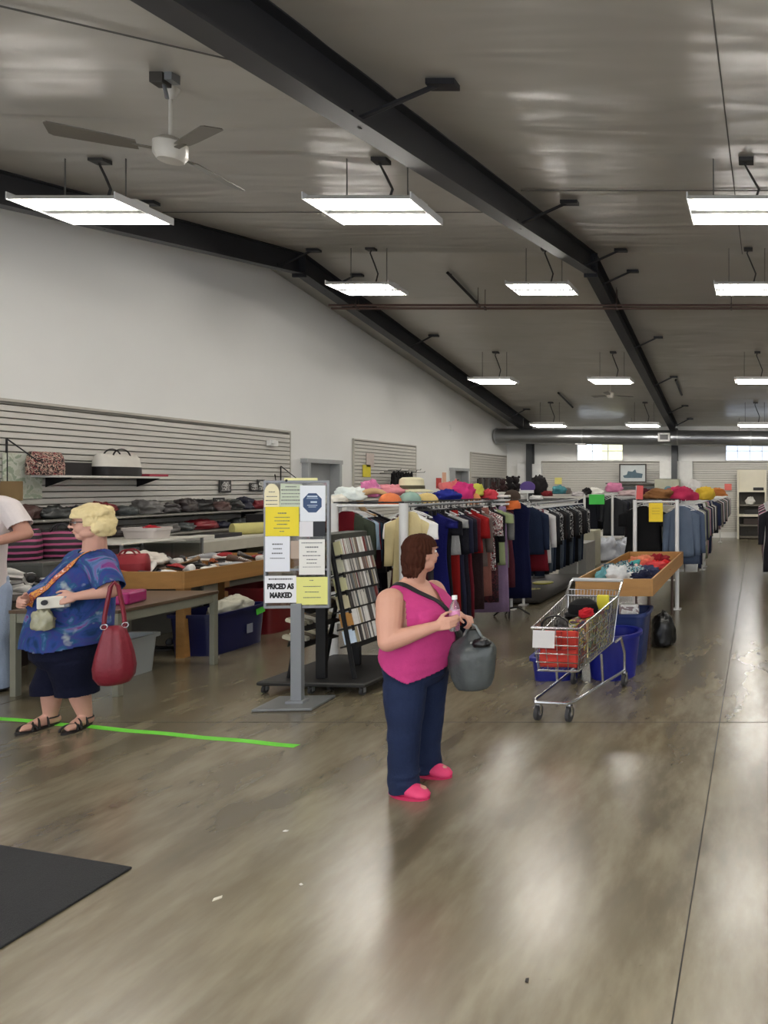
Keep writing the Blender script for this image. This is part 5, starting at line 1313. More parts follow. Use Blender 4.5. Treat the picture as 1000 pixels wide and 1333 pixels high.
for i, (x, y, s_, c, nm) in enumerate(cl):
    mt = None if c else (PR2 if 'blue' in nm else PRT)
    crumple('crumpled_shirt', (-1.44+(x+1.42)*.9, 8.2+(y-8.3)*.85, .702+(.035 if i % 2 else 0)), (s_*.82, s_*1.0, .13+.02*(i % 3)), c or (200, 200, 200), 700+i, '%s crumpled garment in the wooden tray in the aisle' % nm, 'garment', None, rz=i*.9, mt=mt, amp=.5)
MB_ = thing('hanging_cloth_bag', 'white printed bag hanging in front of the near end of the aisle tray', 'bag', (-1.44, 6.97, .3))
MB().box((.14, .04, .14), (.2, .05, .3)).build('bag_body', multi('scribble_print', [(216, 212, 206), (226, 224, 220), (160, 140, 140)], 12, .7), MB_, bevel=.015)
# blue bins and the black bag
t = bin_('recycling_bin', (-1.39, 7.08, 0), .56, .5, .52, (34, 54, 112), 'tall rectangular blue bin at the right behind the shopping cart', 'bin', taper=.84, rz=0)
t = bin_('round_tub', (-1.36, 6.53, 0), .50, .50, .42, (18, 30, 140), 'round bright blue tub in front of the rectangular bin', 'tub', taper=.82, round_=True)
t = bin_('storage_bin', (-1.88, 6.56, 0), .40, .5, .22, (18, 30, 140), 'low bright blue tote under the shopping cart', 'bin', taper=.9)
p = at(858, 843, gz(843)); crumple('black_bag', (p.x+.03, p.y+.1, 0), (.27, .3, .38), (20, 20, 22), 720, 'black bag slumped on the floor right of the blue bins', 'bag', mt=mat('black_film', (20, 20, 22), .35, 0, .2), amp=.2)

# ------------------------------------------------------------------ shopping cart
yaw = math.radians(-8)
t = thing('shopping_cart', 'chrome wire shopping cart with a red bag at its front, standing by the blue bins', 'shopping cart', (-1.49, 5.72, 0), yaw)
# local: -y is the front (towards the camera), +y the handle end
WR = .0035
FW, BW_ = .19, .235   # half widths front / back
yf, yb = -.42, .32
ztf, ztb = .70, .83; zbf, zbb = .36, .44
def cw(f): return FW+(BW_-FW)*f
def P3(f, s_, g):     # f along, s_ side -1..1, g 0 bottom..1 top
    y = yf+(yb-yf)*f+(0.05*(1-g) if f < .5 else -.03*(1-g)); z = (zbf+(zbb-zbf)*f)*(1-g)+(ztf+(ztb-ztf)*f)*g
    return Vector((s_*cw(f)*(.86+.14*g), y, z))
m = MB(); top = [P3(0, -1, 1), P3(0, 1, 1), P3(1, 1, 1), P3(1, -1, 1)]
m.tube(top, .008, 8, loop=True)
m.tube([P3(0, -1, 0), P3(0, 1, 0), P3(1, 1, 0), P3(1, -1, 0)], .006, 8, loop=True)
for s_ in (-1, 1):
    for i in range(0, 27): f_ = i/26; m.tube([P3(f_, s_, 1), P3(f_, s_, 0)], WR, 5)
    for g in (.25, .5, .75): m.tube([P3(0, s_, g), P3(1, s_, g)], WR*1.2, 5)
for i in range(0, 13): s_ = -1+2*i/12; m.tube([P3(0, s_, 0), P3(1, s_, 0)], WR, 5)
for f_ in (.25, .5, .75): m.tube([P3(f_, -1, 0), P3(f_, 1, 0)], WR, 5)
m.build('wire_basket', CHROME, t, smooth=True)
m = MB()
for i in range(6): g = i/5; a, b_ = P3(0, -1, g), P3(0, 1, g); m.tube([a+Vector((-.0, -.02 if g in (0, 1) else -.012, 0)), b_+Vector((0, -.02 if g in (0, 1) else -.012, 0))], WR*1.3, 5)
for i in range(1, 4): s_ = -1+2*i/4; m.tube([P3(0, s_, 0), P3(0, s_, 1)], WR, 5)
m.build('front_grid', CHROME, t, smooth=True)
m = MB(); bh = .045
def PB(s_, g): return P3(1, s_, g)+Vector((0, .05*g, bh*g))
m.tube([PB(-1, 0), PB(-1, 1), PB(1, 1), PB(1, 0)], .007, 6)
for i in range(1, 16): s_ = -1+2*i/16; m.tube([PB(s_, 0), PB(s_, 1)], WR, 5)
for g in (.33, .66): m.tube([PB(-1, g), PB(1, g)], WR, 5)
m.build('rear_gate', CHROME, t, smooth=True)
for s_ in (-1, 1): MB().tube([P3(1, s_, 1), P3(1, s_, 1)+Vector((0, .1, .1)), P3(1, s_, 1)+Vector((-s_*.01, .14, .12))], .011, 8).build('handle_arm', CHROME, t, smooth=True)
m = MB(); m.tube([P3(1, -1, 1)+Vector((0, .14, .12)), P3(1, 1, 1)+Vector((0, .14, .12))], .016, 12); m.build('handle', mat('handle_grey', (196, 196, 196), .4), t, smooth=True)
m = MB()
for s_ in (-1, 1): m.tube([(s_*.235, .50, .13), (s_*.235, .50, .3), (s_*.23, .42, .45), (s_*.225, .30, .44)], .012, 8)
m.tube([(-.235, .50, .14), (-.16, -.44, .15), (-.12, -.5, .15), (.12, -.5, .15), (.16, -.44, .15), (.235, .50, .14)], .013, 8)
for s_ in (-1, 1): m.tube([(s_*.2, .06, .145), (s_*.2, .02, .40)], .011, 8)
m.build('chassis', CHROME, t, smooth=True)
for s_, y in ((-1, -.45), (1, -.45), (-1, .5), (1, .5)):
    x = s_*(.125 if y < 0 else .235)
    m = MB(); m.tube([(x, y, .14), (x, y, .115)], .015, 8); m.box((x-.02, y, .085), (.004, .04, .08)); m.box((x+.02, y, .085), (.004, .04, .08)); m.box((x, y, .122), (.044, .04, .006)); c = m.build('caster', CHROME, t)
    m = MB(); m.tube([(x-.014, y, .058), (x+.014, y, .058)], .057, 22); o = m.build('wheel', mat('cart_wheel', (60, 60, 62), .6), c, smooth=True)
    m = MB(); m.tube([(x-.018, y, .058), (x+.018, y, .058)], .022, 14); lab(m.build('wheel_hub', mat('hub_grey', (150, 150, 150), .5), c, smooth=True), 'light grey wheel hub')
def inc(x, y, z): return Vector((-1.49, 5.72, 0))+rotm(0, 0, yaw) @ Vector((x, y, z))
# contents of the cart
RED = mat('red_canvas', (214, 62, 48), .8, 0, .12, 8, .3, 50)
t = thing('red_bag', 'bright red folded bag filling the front of the shopping cart', 'bag', inc(0, -.33, .385), yaw)
m = MB()
def rb(u, v):
    x = (u-.5)*.30; z = v*.28
    return Vector((x, -.035-.012*math.sin(v*9)-.008*math.sin(u*7+v*3), z))
m.grid(rb, 14, 14); m.build('bag_front', RED, t, smooth='full', thick=.012)
MB().box((0, .0, .14), (.29, .06, .27)).build('bag_body', RED, t, bevel=.02)
m = MB(); m.tube([(-.15, -.052, .15), (.0, -.056, .14), (.15, -.052, .15)], .006, 6); m.tube([(0.03, -.05, .28), (.03, -.056, .14)], .006, 6); m.build('seam_welt', mat('red_seam', (160, 40, 34), .8), t)
o = MB().box((0, 0, 0), (.175, .004, .13), rotm(-.08, 0, 0)).build('paper_sheet', mat('notice_paper', (228, 226, 224), .6, 0, .03), loc=inc(-.07, -.475, .625), rz=yaw); tag(o, 'white sheet of paper taped to the front of the shopping cart', 'paper')
PRB = multi('bag_print', [(206, 196, 180), (60, 120, 110), (196, 180, 60), (60, 44, 60), (150, 60, 50), (40, 60, 90)], 13, .6, 'noise')
t = thing('printed_bag', 'multicoloured printed shopping bag standing along the right side inside the cart', 'bag', inc(.10, .0, .43), yaw)
MB().box((0, 0, .15), (.15, .5, .30)).build('bag_body', PRB, t, bevel=.02)
MB().box((.076, -.22, .15), (.006, .03, .30)).build('bag_edging', mat('cream_trim', (226, 206, 150), .7), t)
for y in (-.1, .1): pass
crumple('black_purse', inc(-.08, .0, .5), (.2, .45, .2), (24, 22, 24), 731, 'black purse lying in the shopping cart behind the white paper', 'purse', mt=mat('bag_leather', (24, 22, 24), .4, 0, .2))
m = MB(); m.tube([(.11*math.cos(a), 0, .09*math.sin(a)) for a in (PI*k/10 for k in range(11))], .009, 6); o = m.build('purse_strap', mat('bag_leather', (24, 22, 24), .4, 0, .2), loc=inc(-.08, -.25, .67), smooth=True); tag(o, 'black looped strap at the front left of the cart contents', 'strap')
t = thing('black_hat', 'black rounded hat lying on top of the things in the cart', 'hat', inc(.03, .05, .735), yaw)
MB().lathe([(.12, 0), (.125, .03), (.11, .08), (.06, .11), (.005, .118)], seg=22).build('crown', cloth((22, 22, 24), 'hat_cloth'), t, smooth=True)
MB().lathe([(.12, -.004), (.15, -.01), (.152, -.004), (.12, .006)], seg=22).build('brim', cloth((30, 30, 32), 'hat_cloth'), t, smooth=True)
crumple('red_scarf', inc(.11, -.08, .735), (.10, .26, .06), (206, 36, 48), 733, 'small red scarf lying against the black hat in the cart', 'scarf')
carton('yellow_packet', inc(.14, .22, .735), (.1, .04, .12), (226, 214, 60), 'yellow packet standing at the back of the cart', 'packet', rz=yaw)
# ------------------------------------------------------------------ people
from mathutils.bvhtree import BVHTree
def skin(col): 
    return mat('skin', col, .55, 0, .06, 9, .08, 120)
def V(*a): return Vector(a)
def frame(f):
    f = Vector(f).normalized(); u = Vector((0, 0, 1)); u = (u-f*u.dot(f)).normalized(); l = u.cross(f)
    return f, l, u
def add_head(m, c, f, s=1.0, plump=1.0):
    """skull, face, jaw, nose, ears in the head's own frame; returns R whose columns are fwd, left, up"""
    f, l, u = frame(f); R = Matrix((f, l, u)).transposed(); c = Vector(c)
    def B(x, y, z, rx, ry, rz): m.ball(c+R @ Vector((x*s, y*s, z*s)), (rx*s, ry*s, rz*s), R, 18, 12)
    B(-.012, 0, .028, .094, .077, .084); B(.018, 0, -.022, .070, .062*plump, .092); B(.040, 0, -.088, .042, .044*plump, .034)
    for q in (-1, 1):
        B(.045, q*.034*plump, -.032, .038, .032, .036); B(-.008, q*.078, -.012, .020, .009, .032); B(.01, q*.05*plump, -.07, .045, .024, .03)
    m.cap(c+R @ Vector((.086*s, 0, .018*s)), c+R @ Vector((.106*s, 0, -.018*s)), .009*s, .0135*s, 10)
    for q in (-1, 1): B(.094, q*.011, -.023, .011, .008, .008)
    B(.078, 0, .036, .02, .045, .012); B(.084, 0, -.052, .014, .024, .008); B(.082, 0, -.064, .014, .021, .008)
    return R
def face_parts(t, c, R, s, eye=(70, 90, 110), lip=(176, 96, 90)):
    o = Vector(t.location); c = Vector(c)
    for q in (-1, 1):
        e = MB().ball(c+R @ Vector((.0735*s, q*.030*s, .012*s)), (.0125*s, .0135*s, .010*s), R, 14, 8); eo = e.build('eye', mat('eye_white', (232, 230, 226), .2, 0, .01), t, smooth='full', world=True)
        MB().ball(c+R @ Vector((.0845*s, q*.030*s, .012*s))-t.location, (.003*s, .0058*s, .0058*s), R, 10, 6).build('iris', mat('iris', eye, .2, 0, .01), eo, smooth='full')
        MB().tube([c+R @ Vector((.093*s, q*.014*s, .033*s)), c+R @ Vector((.094*s, q*.03*s, .039*s)), c+R @ Vector((.083*s, q*.047*s, .034*s))], .0032*s, 6).build('eyebrow', mat('brow', (120, 92, 66), .8), t, world=True)
    MB().ball(c+R @ Vector((.0915*s, 0, -.0575*s)), (.008*s, .021*s, .0085*s), R, 14, 8).build('lips', mat('lips', lip, .45, 0, .03), t, smooth='full', world=True)
def add_hand(m, w, d, n, up, curl=.5, s=1.0, spread=.0, thumb_in=.6):
    """palm plus four unequal bent fingers and a thumb from the side of the palm. d = pointing, n = palm normal, up = thumb side"""
    w = Vector(w); d = Vector(d).normalized(); n = Vector(n); n = (n-d*n.dot(d)).normalized(); lat = d.cross(n)
    if lat.dot(Vector(up)) < 0: lat = -lat
    m.cap(w-d*.02*s, w+d*.02*s, .024*s, .024*s, 12)
    Lf = [(.043, .026, .021), (.048, .030, .022), (.044, .028, .021), (.034, .021, .018)]
    for k in range(4):
        off = (.030-.020*k)*s
        kb = w+d*(.088-.004*abs(k-1))*s+lat*off
        m.cap(w+d*.02*s+lat*off*.75, kb, .0155*s, .0125*s, 10)
        m.cap(w+d*.05*s+lat*off*.9, kb, .0145*s, .0125*s, 10)
        p = kb; a = 0; dd = (d+lat*spread*(1.5-k)).normalized()
        for j, L_ in enumerate(Lf[k]):
            a += curl*(.9, 1.25, .9)[j]*(1+.06*k)
            v = dd*math.cos(a)+n*math.sin(a); q = p+v*L_*s
            m.cap(p, q, (.0095, .0088, .008)[j]*s, (.0088, .008, .0072)[j]*s, 9); p = q
    tb = w+d*.028*s+lat*.022*s
    t1 = tb+(d*.55+lat*.75+n*.35*thumb_in).normalized()*.042*s
    t2 = t1+(d*.75+lat*.25+n*.6*thumb_in).normalized()*.032*s
    t3 = t2+(d*.8-lat*.1+n*.65*thumb_in).normalized()*.024*s
    m.cap(w+d*.012*s+lat*.01*s, t1, .017*s, .012*s, 10); m.cap(t1, t2, .0112*s, .0098*s, 9); m.cap(t2, t3, .0098*s, .0082*s, 9)
def limb(m, pts, rs):
    for i in range(len(pts)-1): m.cap(pts[i], pts[i+1], rs[i], rs[i+1], 16)
def band_on(surf, pts, width, th, name, M_, parent, sub=10, off=.004):
    """flat strap lying on a body surface along pts"""
    me = surf.data; o = Vector(parent.location)
    bvh = BVHTree.FromPolygons([v.co.copy() for v in me.vertices], [tuple(p.vertices) for p in me.polygons])
    P = []
    pts = [Vector(p) for p in pts]
    for i in range(len(pts)-1):
        for k in range(sub):
            P.append(pts[i].lerp(pts[i+1], k/sub))
    P.append(pts[-1])
    Q = []
    for p in P:
        loc, nor, idx, dist = bvh.find_nearest(p-o); Q.append((loc+nor*off, nor))
    Q2 = []
    for i in range(len(Q)):
        a = Q[max(0, i-2):i+3]; Q2.append((sum((x[0] for x in a), Vector())/len(a), sum((x[1] for x in a), Vector()).normalized()))
    m = MB(); rg = []
    for i, (p, nrm) in enumerate(Q2):
        d = (Q2[min(i+1, len(Q2)-1)][0]-Q2[max(i-1, 0)][0]).normalized(); s_ = d.cross(nrm).normalized()*width/2; k = nrm*th
        rg.append([p-s_, p+s_, p+s_+k, p-s_+k])
    m.loft(rg); return m.build(name, M_, parent, smooth=True)

# ---- woman in pink -------------------------------------------------
th = math.radians(-12); f = V(math.cos(th), math.sin(th), 0); l = V(-math.sin(th), math.cos(th), 0)
Wp = V(-2.04, 4.14, 0)
pw = thing('person', 'woman in a pink sleeveless top and navy trousers, looking away, holding a bottle', 'person', Wp)
SK = skin((214, 160, 136))
def loc(a, b_, z): return Wp+f*a+l*b_+V(0, 0, z)
hf = V(.55, .83, -.02); hc = V(-2.012, 4.14, 1.388)
m = MB()
def R_(m, L_, yaw): m.rings([(Wp.x+f.x*a+l.x*b_, Wp.y+f.y*a+l.y*b_, z, rx, ry) for a, b_, z, rx, ry in L_], 32, yaw)
R_(m, [(0, 0, .60, .08, .12), (0, 0, .66, .13, .17), (0, 0, .74, .155, .195), (.01, 0, .85, .16, .20), (.015, 0, .95, .16, .20), (.01, 0, 1.05, .155, .195), (-.01, 0, 1.13, .125, .185), (-.03, 0, 1.19, .085, .14), (-.03, 0, 1.23, .06, .08), (-.03, 0, 1.25, .04, .05)], th)
m.cap(loc(-.03, .0, 1.18), hc+V(-.012, -.02, -.07), .062, .056, 18)
HR_ = add_head(m, hc, hf, .93, 1.12)
Sr, Er, Wr_ = V(-2.10, 3.955, 1.135), V(-2.055, 3.855, .925), V(-1.83, 3.935, .995)
Sl, El, Wl = V(-2.03, 4.325, 1.135), V(-1.95, 4.37, .94), V(-1.815, 4.20, 1.005)
limb(m, [Sr, Sr.lerp(Er, .5), Er, Er.lerp(Wr_, .35), Wr_], [.074, .070, .056, .050, .030])
limb(m, [Sl, Sl.lerp(El, .5), El, El.lerp(Wl, .35), Wl], [.070, .066, .054, .048, .029])
add_hand(m, Wr_, (.93, .10, .22), (-.1, .95, .05), (0, 0, 1), .62, .9)
add_hand(m, Wl, (.93, -.28, -.12), (0, -.25, -.95), (-.2, -1, 0), .85, .9)
for H_, K_, A_ in ((V(-2.06, 4.05, .64), V(-2.045, 4.02, .36), V(-2.05, 4.01, .07)), (V(-2.02, 4.24, .64), V(-2.035, 4.27, .36), V(-2.055, 4.29, .07))):
    limb(m, [H_, K_, A_], [.095, .062, .042]); limb(m, [A_+V(-.03, .01, -.02), A_+V(.12, -.03, -.03)], [.035, .028])
body = m.build('body', SK, pw, world=True); bake(body, .0055, 3)
face_parts(pw, hc, HR_, .93)
# hair: bob to the nape
HAIR = mat('brown_hair', (72, 38, 25), .8, 0, .35, 14, .6, 60, stretch=(1, 1, .25), spec=.12)
m = MB()
def HB(x, y, z, rx, ry, rz, s=.93): m.ball(hc+HR_ @ Vector((x*s, y*s, z*s)), (rx*s, ry*s, rz*s), HR_, 20, 14)
HB(-.014, 0, .034, .107, .092, .095); HB(-.04, 0, -.03, .082, .088, .10); HB(-.065, 0, -.085, .045, .07, .05); HB(-.085, 0, -.115, .028, .05, .03)
for q in (-1, 1): HB(.0, q*.066, -.005, .05, .026, .07)
for k in range(7): a = -.9+k*.3; m.cap(hc+HR_ @ Vector((-.05+.0*k, .075*math.sin(a), -.09)), hc+HR_ @ Vector((-.082+.02*abs(a), .085*math.sin(a), -.128-.006*(k % 2))), .018, .008, 8)
hair = m.build('hair', HAIR, pw, world=True)
def hcull(co):
    p = HR_.transposed() @ (co+Wp-hc)/.93
    if p.x > .018 and p.z < .045-.1*max(0, p.x-.06)*0: return True
    if p.x > -.022 and p.z < -.0 and abs(p.y) > .05 and p.z > -.2: return True
    return False
def strands(co):
    p = HR_.transposed() @ (co+Wp-hc); a = math.atan2(p.y, p.x); return .0035*math.sin(a*26+4*noise.noise(co*20))+.003*noise.noise(co*45)
bake(hair, .005, 3, hcull, strands)
# sleeveless top
PINK = mat('pink_jersey', (206, 66, 134), .85, 0, .08, 20, .2, 80, spec=.25)
m = MB()
R_(m, [(-.01, 0, .58, .16, .215), (-.005, 0, .63, .178, .232), (0, 0, .72, .184, .236), (.012, 0, .80, .19, .236), (.018, 0, .90, .188, .226), (.024, 0, .98, .19, .222), (.028, 0, 1.04, .192, .218), (.012, 0, 1.10, .172, .210), (-.015, 0, 1.15, .135, .196), (-.032, 0, 1.19, .098, .152), (-.036, 0, 1.22, .07, .10), (-.036, 0, 1.235, .05, .07)], th)
for q in (-1, 1): m.ball(loc(.125, q*.085, 1.01), (.085, .09, .085))
top_ = m.build('sleeveless_top', PINK, pw, world=True)
def tcull(co):
    p = co+Wp; d = p-Wp; a = d.dot(f); b_ = d.dot(l); z = p.z
    ph = math.degrees(math.atan2(b_/.236, a/.184)); dp = ph+59
    if dp < -180: dp += 360
    hem = .668+(min(.13, .13*(-dp)/69) if dp < 0 else min(.06, .055*dp/79))
    if z < hem: return True
    if a > 0 and z > 1.085 and abs(b_) < .075*(z-1.085)/.11: return True
    if z > 1.185 and (a+.03)**2+b_*b_ < .083**2: return True
    for S, E, sg in ((Sr, Er, -1), (Sl, El, 1)):
        ax = (E-S).normalized(); t_ = (p-S).dot(ax); rad = (p-S-ax*t_).length
        if b_*sg > .175 and -.03 < t_ < .2 and rad < .089 and z > .98: return True
    return False
def folds(co): return .004*noise.noise(Vector((co.x*6, co.y*6, co.z*22)))+.004*noise.noise(co*9)
bake(top_, .0055, 5, tcull, folds)
sd = top_.modifiers.new('Solidify', 'SOLIDIFY'); sd.thickness = .005; sd.offset = -1
# trousers
NAVY = mat('navy_denim', (32, 46, 80), .8, 0, .15, 12, .3, 90, spec=.25)
m = MB()
R_(m, [(0, 0, .61, .12, .17), (0, 0, .66, .15, .2), (0, 0, .74, .165, .212), (0, 0, .80, .163, .21), (0, 0, .87, .155, .20)], th)
for H_, K_, A_ in ((V(-2.06, 4.045, .64), V(-2.05, 4.02, .36), V(-2.06, 4.01, .045)), (V(-2.02, 4.245, .64), V(-2.035, 4.27, .36), V(-2.06, 4.29, .045))):
    m.rings([(H_.x, H_.y, .70, .11, .10), (H_.x, H_.y, H_.z, .125, .112), (H_.x*.6+K_.x*.4, H_.y*.6+K_.y*.4, .53, .112, .102), (K_.x, K_.y, K_.z+.03, .094, .088), (K_.x*.5+A_.x*.5, K_.y*.5+A_.y*.5, .2, .084, .08), (A_.x+.01, A_.y, .07, .086, .082), (A_.x+.012, A_.y, .028, .087, .083)], 24, th)
tr = m.build('trousers', NAVY, pw, world=True)
def tfold(co):
    z = co.z; return .0055*noise.noise(Vector((co.x*5, co.y*5, z*11)))+.003*math.sin(z*70+6*noise.noise(co*7))*(1 if z < .14 else .25)
bake(tr, .006, 4, None, tfold)
# clogs
def clog(name, heel, toe, M_, parent, s=1.0):
    heel = Vector(heel); toe = Vector(toe); d = (toe-heel); L_ = d.length; d.normalize(); sd_ = V(-d.y, d.x, 0)
    m = MB()
    def ring(x, w, z0, z1): 
        c = heel+d*(x*L_); return [c+sd_*(w*s*math.cos(a)*(1-.25*max(0, math.sin(a))))+V(0, 0, z0+(z1-z0)*(.5+.5*math.sin(a))) for a in (2*PI*k/20 for k in range(20))]
    m.loft([ring(-.02, .012, .004, .03), ring(.02, .034, .0, .05), ring(.12, .042, 0, .06), ring(.3, .043, 0, .068), ring(.5, .048, 0, .085), ring(.68, .055, 0, .078), ring(.85, .052, 0, .06), ring(.96, .036, .002, .042), ring(1.02, .012, .006, .026)])
    o = m.build(name, M_, parent, smooth='full', world=True)
    m = MB(); m.loft([[heel+d*(L_*(.5+.53*math.cos(a)))+sd_*((.052+.006*math.cos(a))*s*math.sin(a))-parent.location+V(0, 0, z) for a in (2*PI*k/28 for k in range(28))] for z in (.0005, .016, .018)])
    m.build('clog_sole', mat('clog_sole_pink', (214, 40, 96), .7), o, smooth=True)
    return o
CLOG = mat('clog_pink', (238, 62, 118), .55, 0, .04)
clog('clog', (-2.125, 4.02, 0), (-1.885, 3.955, 0), CLOG, pw); clog('clog', (-2.12, 4.30, 0), (-1.885, 4.245, 0), CLOG, pw)
BLK = mat('black_webbing', (24, 22, 26), .8)
band_on(top_, [loc(-.19, .05, 1.0), loc(-.16, -.04, 1.13), loc(-.06, -.10, 1.22), loc(.06, -.09, 1.16), loc(.15, -.03, 1.08), loc(.24, .03, 1.0), loc(.2, .12, .90), loc(.12, .22, .82)], .03, .004, 'shoulder_strap', BLK, pw)
# bottle
bp_ = V(-1.752, 4.0, .955)
t = thing('water_bottle', 'small clear water bottle with a white cap held by the woman in pink', 'bottle', bp_)
CLR = mat('clear_plastic', (236, 240, 244), .06, 0, .02, trans=.9, alpha=.75)
MB().lathe([(.001, 0), (.026, .001), (.029, .01), (.029, .05), (.026, .06), (.029, .07), (.029, .13), (.022, .155), (.012, .172), (.012, .185), (.001, .186)], seg=22).build('bottle_body', CLR, t, smooth=True)
MB().lathe([(.001, .182), (.015, .182), (.015, .204), (.001, .205)], seg=18).build('bottle_cap', WHITEP, t, smooth=True)
MB().lathe([(.0296, .085), (.0298, .086), (.0298, .118), (.0296, .119)], seg=22).build('bottle_label', mat('label_pink', (226, 150, 190), .5), t, smooth=True)
# grey carrier bag
t = thing('plastic_bag', 'full grey plastic carrier bag hanging from the hand of the woman in pink', 'plastic bag', V(-1.715, 4.17, .565))
GB = mat('grey_carrier', (126, 132, 130), .22, 0, .3, 9, .8, 16)
m = MB(); rg = []
prof = [(.0, .06, .04), (.008, .09, .065), (.03, .108, .085), (.08, .12, .095), (.15, .127, .10), (.21, .132, .10), (.25, .132, .09), (.28, .118, .07), (.305, .085, .05), (.33, .05, .035), (.36, .025, .022)]
for z, rx, ry in prof:
    rg.append([V(math.cos(a)*rx*(1+.05*math.sin(5*a+z*14)+.02*math.sin(13*a+z*22)+.07*(z/.36)*math.sin(9*a)+.11*noise.noise(V(math.cos(a)*3, math.sin(a)*3, z*10))), math.sin(a)*ry*(1+.06*math.sin(4*a+z*9)+.10*noise.noise(V(math.cos(a)*3, math.sin(a)*3, 4+z*10))), z) for a in (2*PI*k/36 for k in range(72))])
m.loft(rg); m.build('bag_body', GB, t, smooth='full')
for q in (-1, 1):
    m = MB(); m.tube([(q*.06, 0, .29), (q*.045, -.01, .34), (q*.022-.0, -.012, .385), (-.012, -.016, .405), (-.03, -.012, .40)], [.014, .009, .006, .005, .005], 8); m.build('bag_handle', GB, t, smooth=True)
crumple('dark_clothing', V(-1.645, 4.12, .835), (.10, .09, .05), (20, 20, 22), 902, 'black bundle poking out of the top of the grey carrier bag', 'bundle', mt=mat('black_film', (20, 20, 22), .35, 0, .2))
# second dark bag strap end at her hip
MB().ball(loc(.155, .17, .80), (.03, .07, .11)).build('hip_bag', BLK, pw, smooth='full', world=True)

# ---- blonde woman ---------------------------------------------------
th = math.radians(238); f = V(math.cos(th), math.sin(th), 0); l = V(-math.sin(th), math.cos(th), 0); U = V(.707, .707, 0)
Wp = V(-5.0, 5.1, 0)
pb = thing('person', 'woman with short blonde hair, glasses, blue tie-dye top, navy shorts and sandals', 'person', Wp)
SK = skin((216, 166, 146))
def loc(u_, b_, z): return Wp+U*u_+l*b_+V(0, 0, z)
hc = V(-4.925, 5.1, 1.515); hf = V(-.76, -.62, -.03)
def R_(m, L_, yaw, n=36): m.rings([(Wp.x+U.x*u_, Wp.y+U.y*u_, z, rx, ry) for u_, z, rx, ry in L_], n, yaw)
m = MB()
R_(m, [(-.05, .50, .08, .12), (-.06, .58, .15, .18), (-.06, .70, .19, .21), (-.04, .85, .20, .215), (-.02, .98, .19, .215), (.02, 1.10, .165, .205), (.05, 1.2, .13, .19), (.07, 1.27, .10, .15), (.085, 1.32, .065, .08), (.09, 1.35, .05, .055)], th)
m.cap(loc(.08, 0, 1.28), hc+V(.02, .02, -.07), .072, .064, 18)
HR2 = add_head(m, hc, hf, 1.0, 1.1)
Sl, El, Wl = V(-4.775, 5.03, 1.19), V(-4.665, 5.0, 1.0), V(-4.79, 4.86, 1.015)
Sr, Er, Wr_ = V(-5.135, 5.24, 1.19), V(-5.27, 5.14, 1.0), V(-5.13, 4.86, .99)
El = V(-4.655, 4.985, 1.035)
limb(m, [Sl, Sl.lerp(El, .5), El, El.lerp(Wl, .35), Wl], [.07, .064, .050, .044, .029])
limb(m, [Sr, Sr.lerp(Er, .5), Er, Er.lerp(Wr_, .35), Wr_], [.07, .064, .050, .044, .029])
add_hand(m, Wl, (-.80, -.55, -.18), (-.55, .75, -.3), (0, 0, 1), .55, .98)
add_hand(m, Wr_, (.25, -.95, .0), (.9, .2, -.2), (0, 0, 1), .55, .98)
legs = ((V(-4.98, 5.02, .55), V(-5.0, 5.08, .33), V(-5.015, 5.16, .075)), (V(-5.12, 5.12, .55), V(-5.22, 5.12, .33), V(-5.285, 5.17, .075)))
for (H_, K_, A_), toe in zip(legs, (V(-4.985, 4.97, .035), V(-5.315, 4.965, .035))):
    limb(m, [H_, K_, K_.lerp(A_, .45), A_], [.105, .064, .060, .040])
    dd = (toe-A_); dd.z = 0; dd.normalize(); sd_ = V(-dd.y, dd.x, 0)
    m.cap(A_+V(0, 0, -.035)-dd*.03, A_+dd*.09+V(0, 0, -.03), .034, .036, 12)
    m.cap(A_+dd*.03+V(0, 0, -.01), toe-dd*.05, .035, .026, 12)
    for k in range(5): b0 = toe-dd*(.045+.007*k)+sd_*(.03-.015*k)*1.0; m.cap(b0, b0+dd*(.045-.005*k), .0125-.0012*k, .010-.001*k, 8)
    m.cap(toe-dd*.06+sd_*.018, toe-dd*.03+sd_*.012, .026, .016, 10); m.cap(toe-dd*.07-sd_*.018, toe-dd*.045-sd_*.014, .024, .015, 10)
body = m.build('body', SK, pb, world=True); bake(body, .006, 3)
face_parts(pb, hc, HR2, 1.0)
BL = mat('blonde_hair', (232, 212, 158), .6, 0, .18, 14, .6, 50, stretch=(1, 1, .4))
m = MB()
def HB(x, y, z, rx, ry, rz, s=1.0): m.ball(hc+HR2 @ Vector((x*s, y*s, z*s)), (rx*s, ry*s, rz*s), HR2, 20, 14)
HB(-.018, 0, .045, .122, .108, .105); HB(-.05, 0, -.005, .10, .105, .10); HB(-.07, 0, -.05, .072, .088, .075); HB(.045, 0, .075, .058, .075, .038)
for k in range(16): a = k*2*PI/16; HB(-.02+.085*math.cos(a), .08*math.sin(a), .075+.02*math.sin(3*a), .036, .034, .034)
for k in range(9): a = -1.9+k*.475; HB(-.055-.055*math.cos(a), .085*math.sin(a), -.035+.012*(k % 2), .035, .03, .04)
hair = m.build('hair', BL, pb, world=True)
def hcull(co):
    p = HR2.transposed() @ (co+Wp-hc)
    return (p.x > .03 and p.z < .045) or (p.x > -.012 and p.z < -.02) or (p.z < -.1)
def curls(co): return .010*noise.noise(co*26)+.005*noise.noise(co*60)
bake(hair, .006, 3, hcull, curls)
gl = thing('glasses_', '', '', (0, 0, 0)); bpy.data.objects.remove(gl)
m = MB()
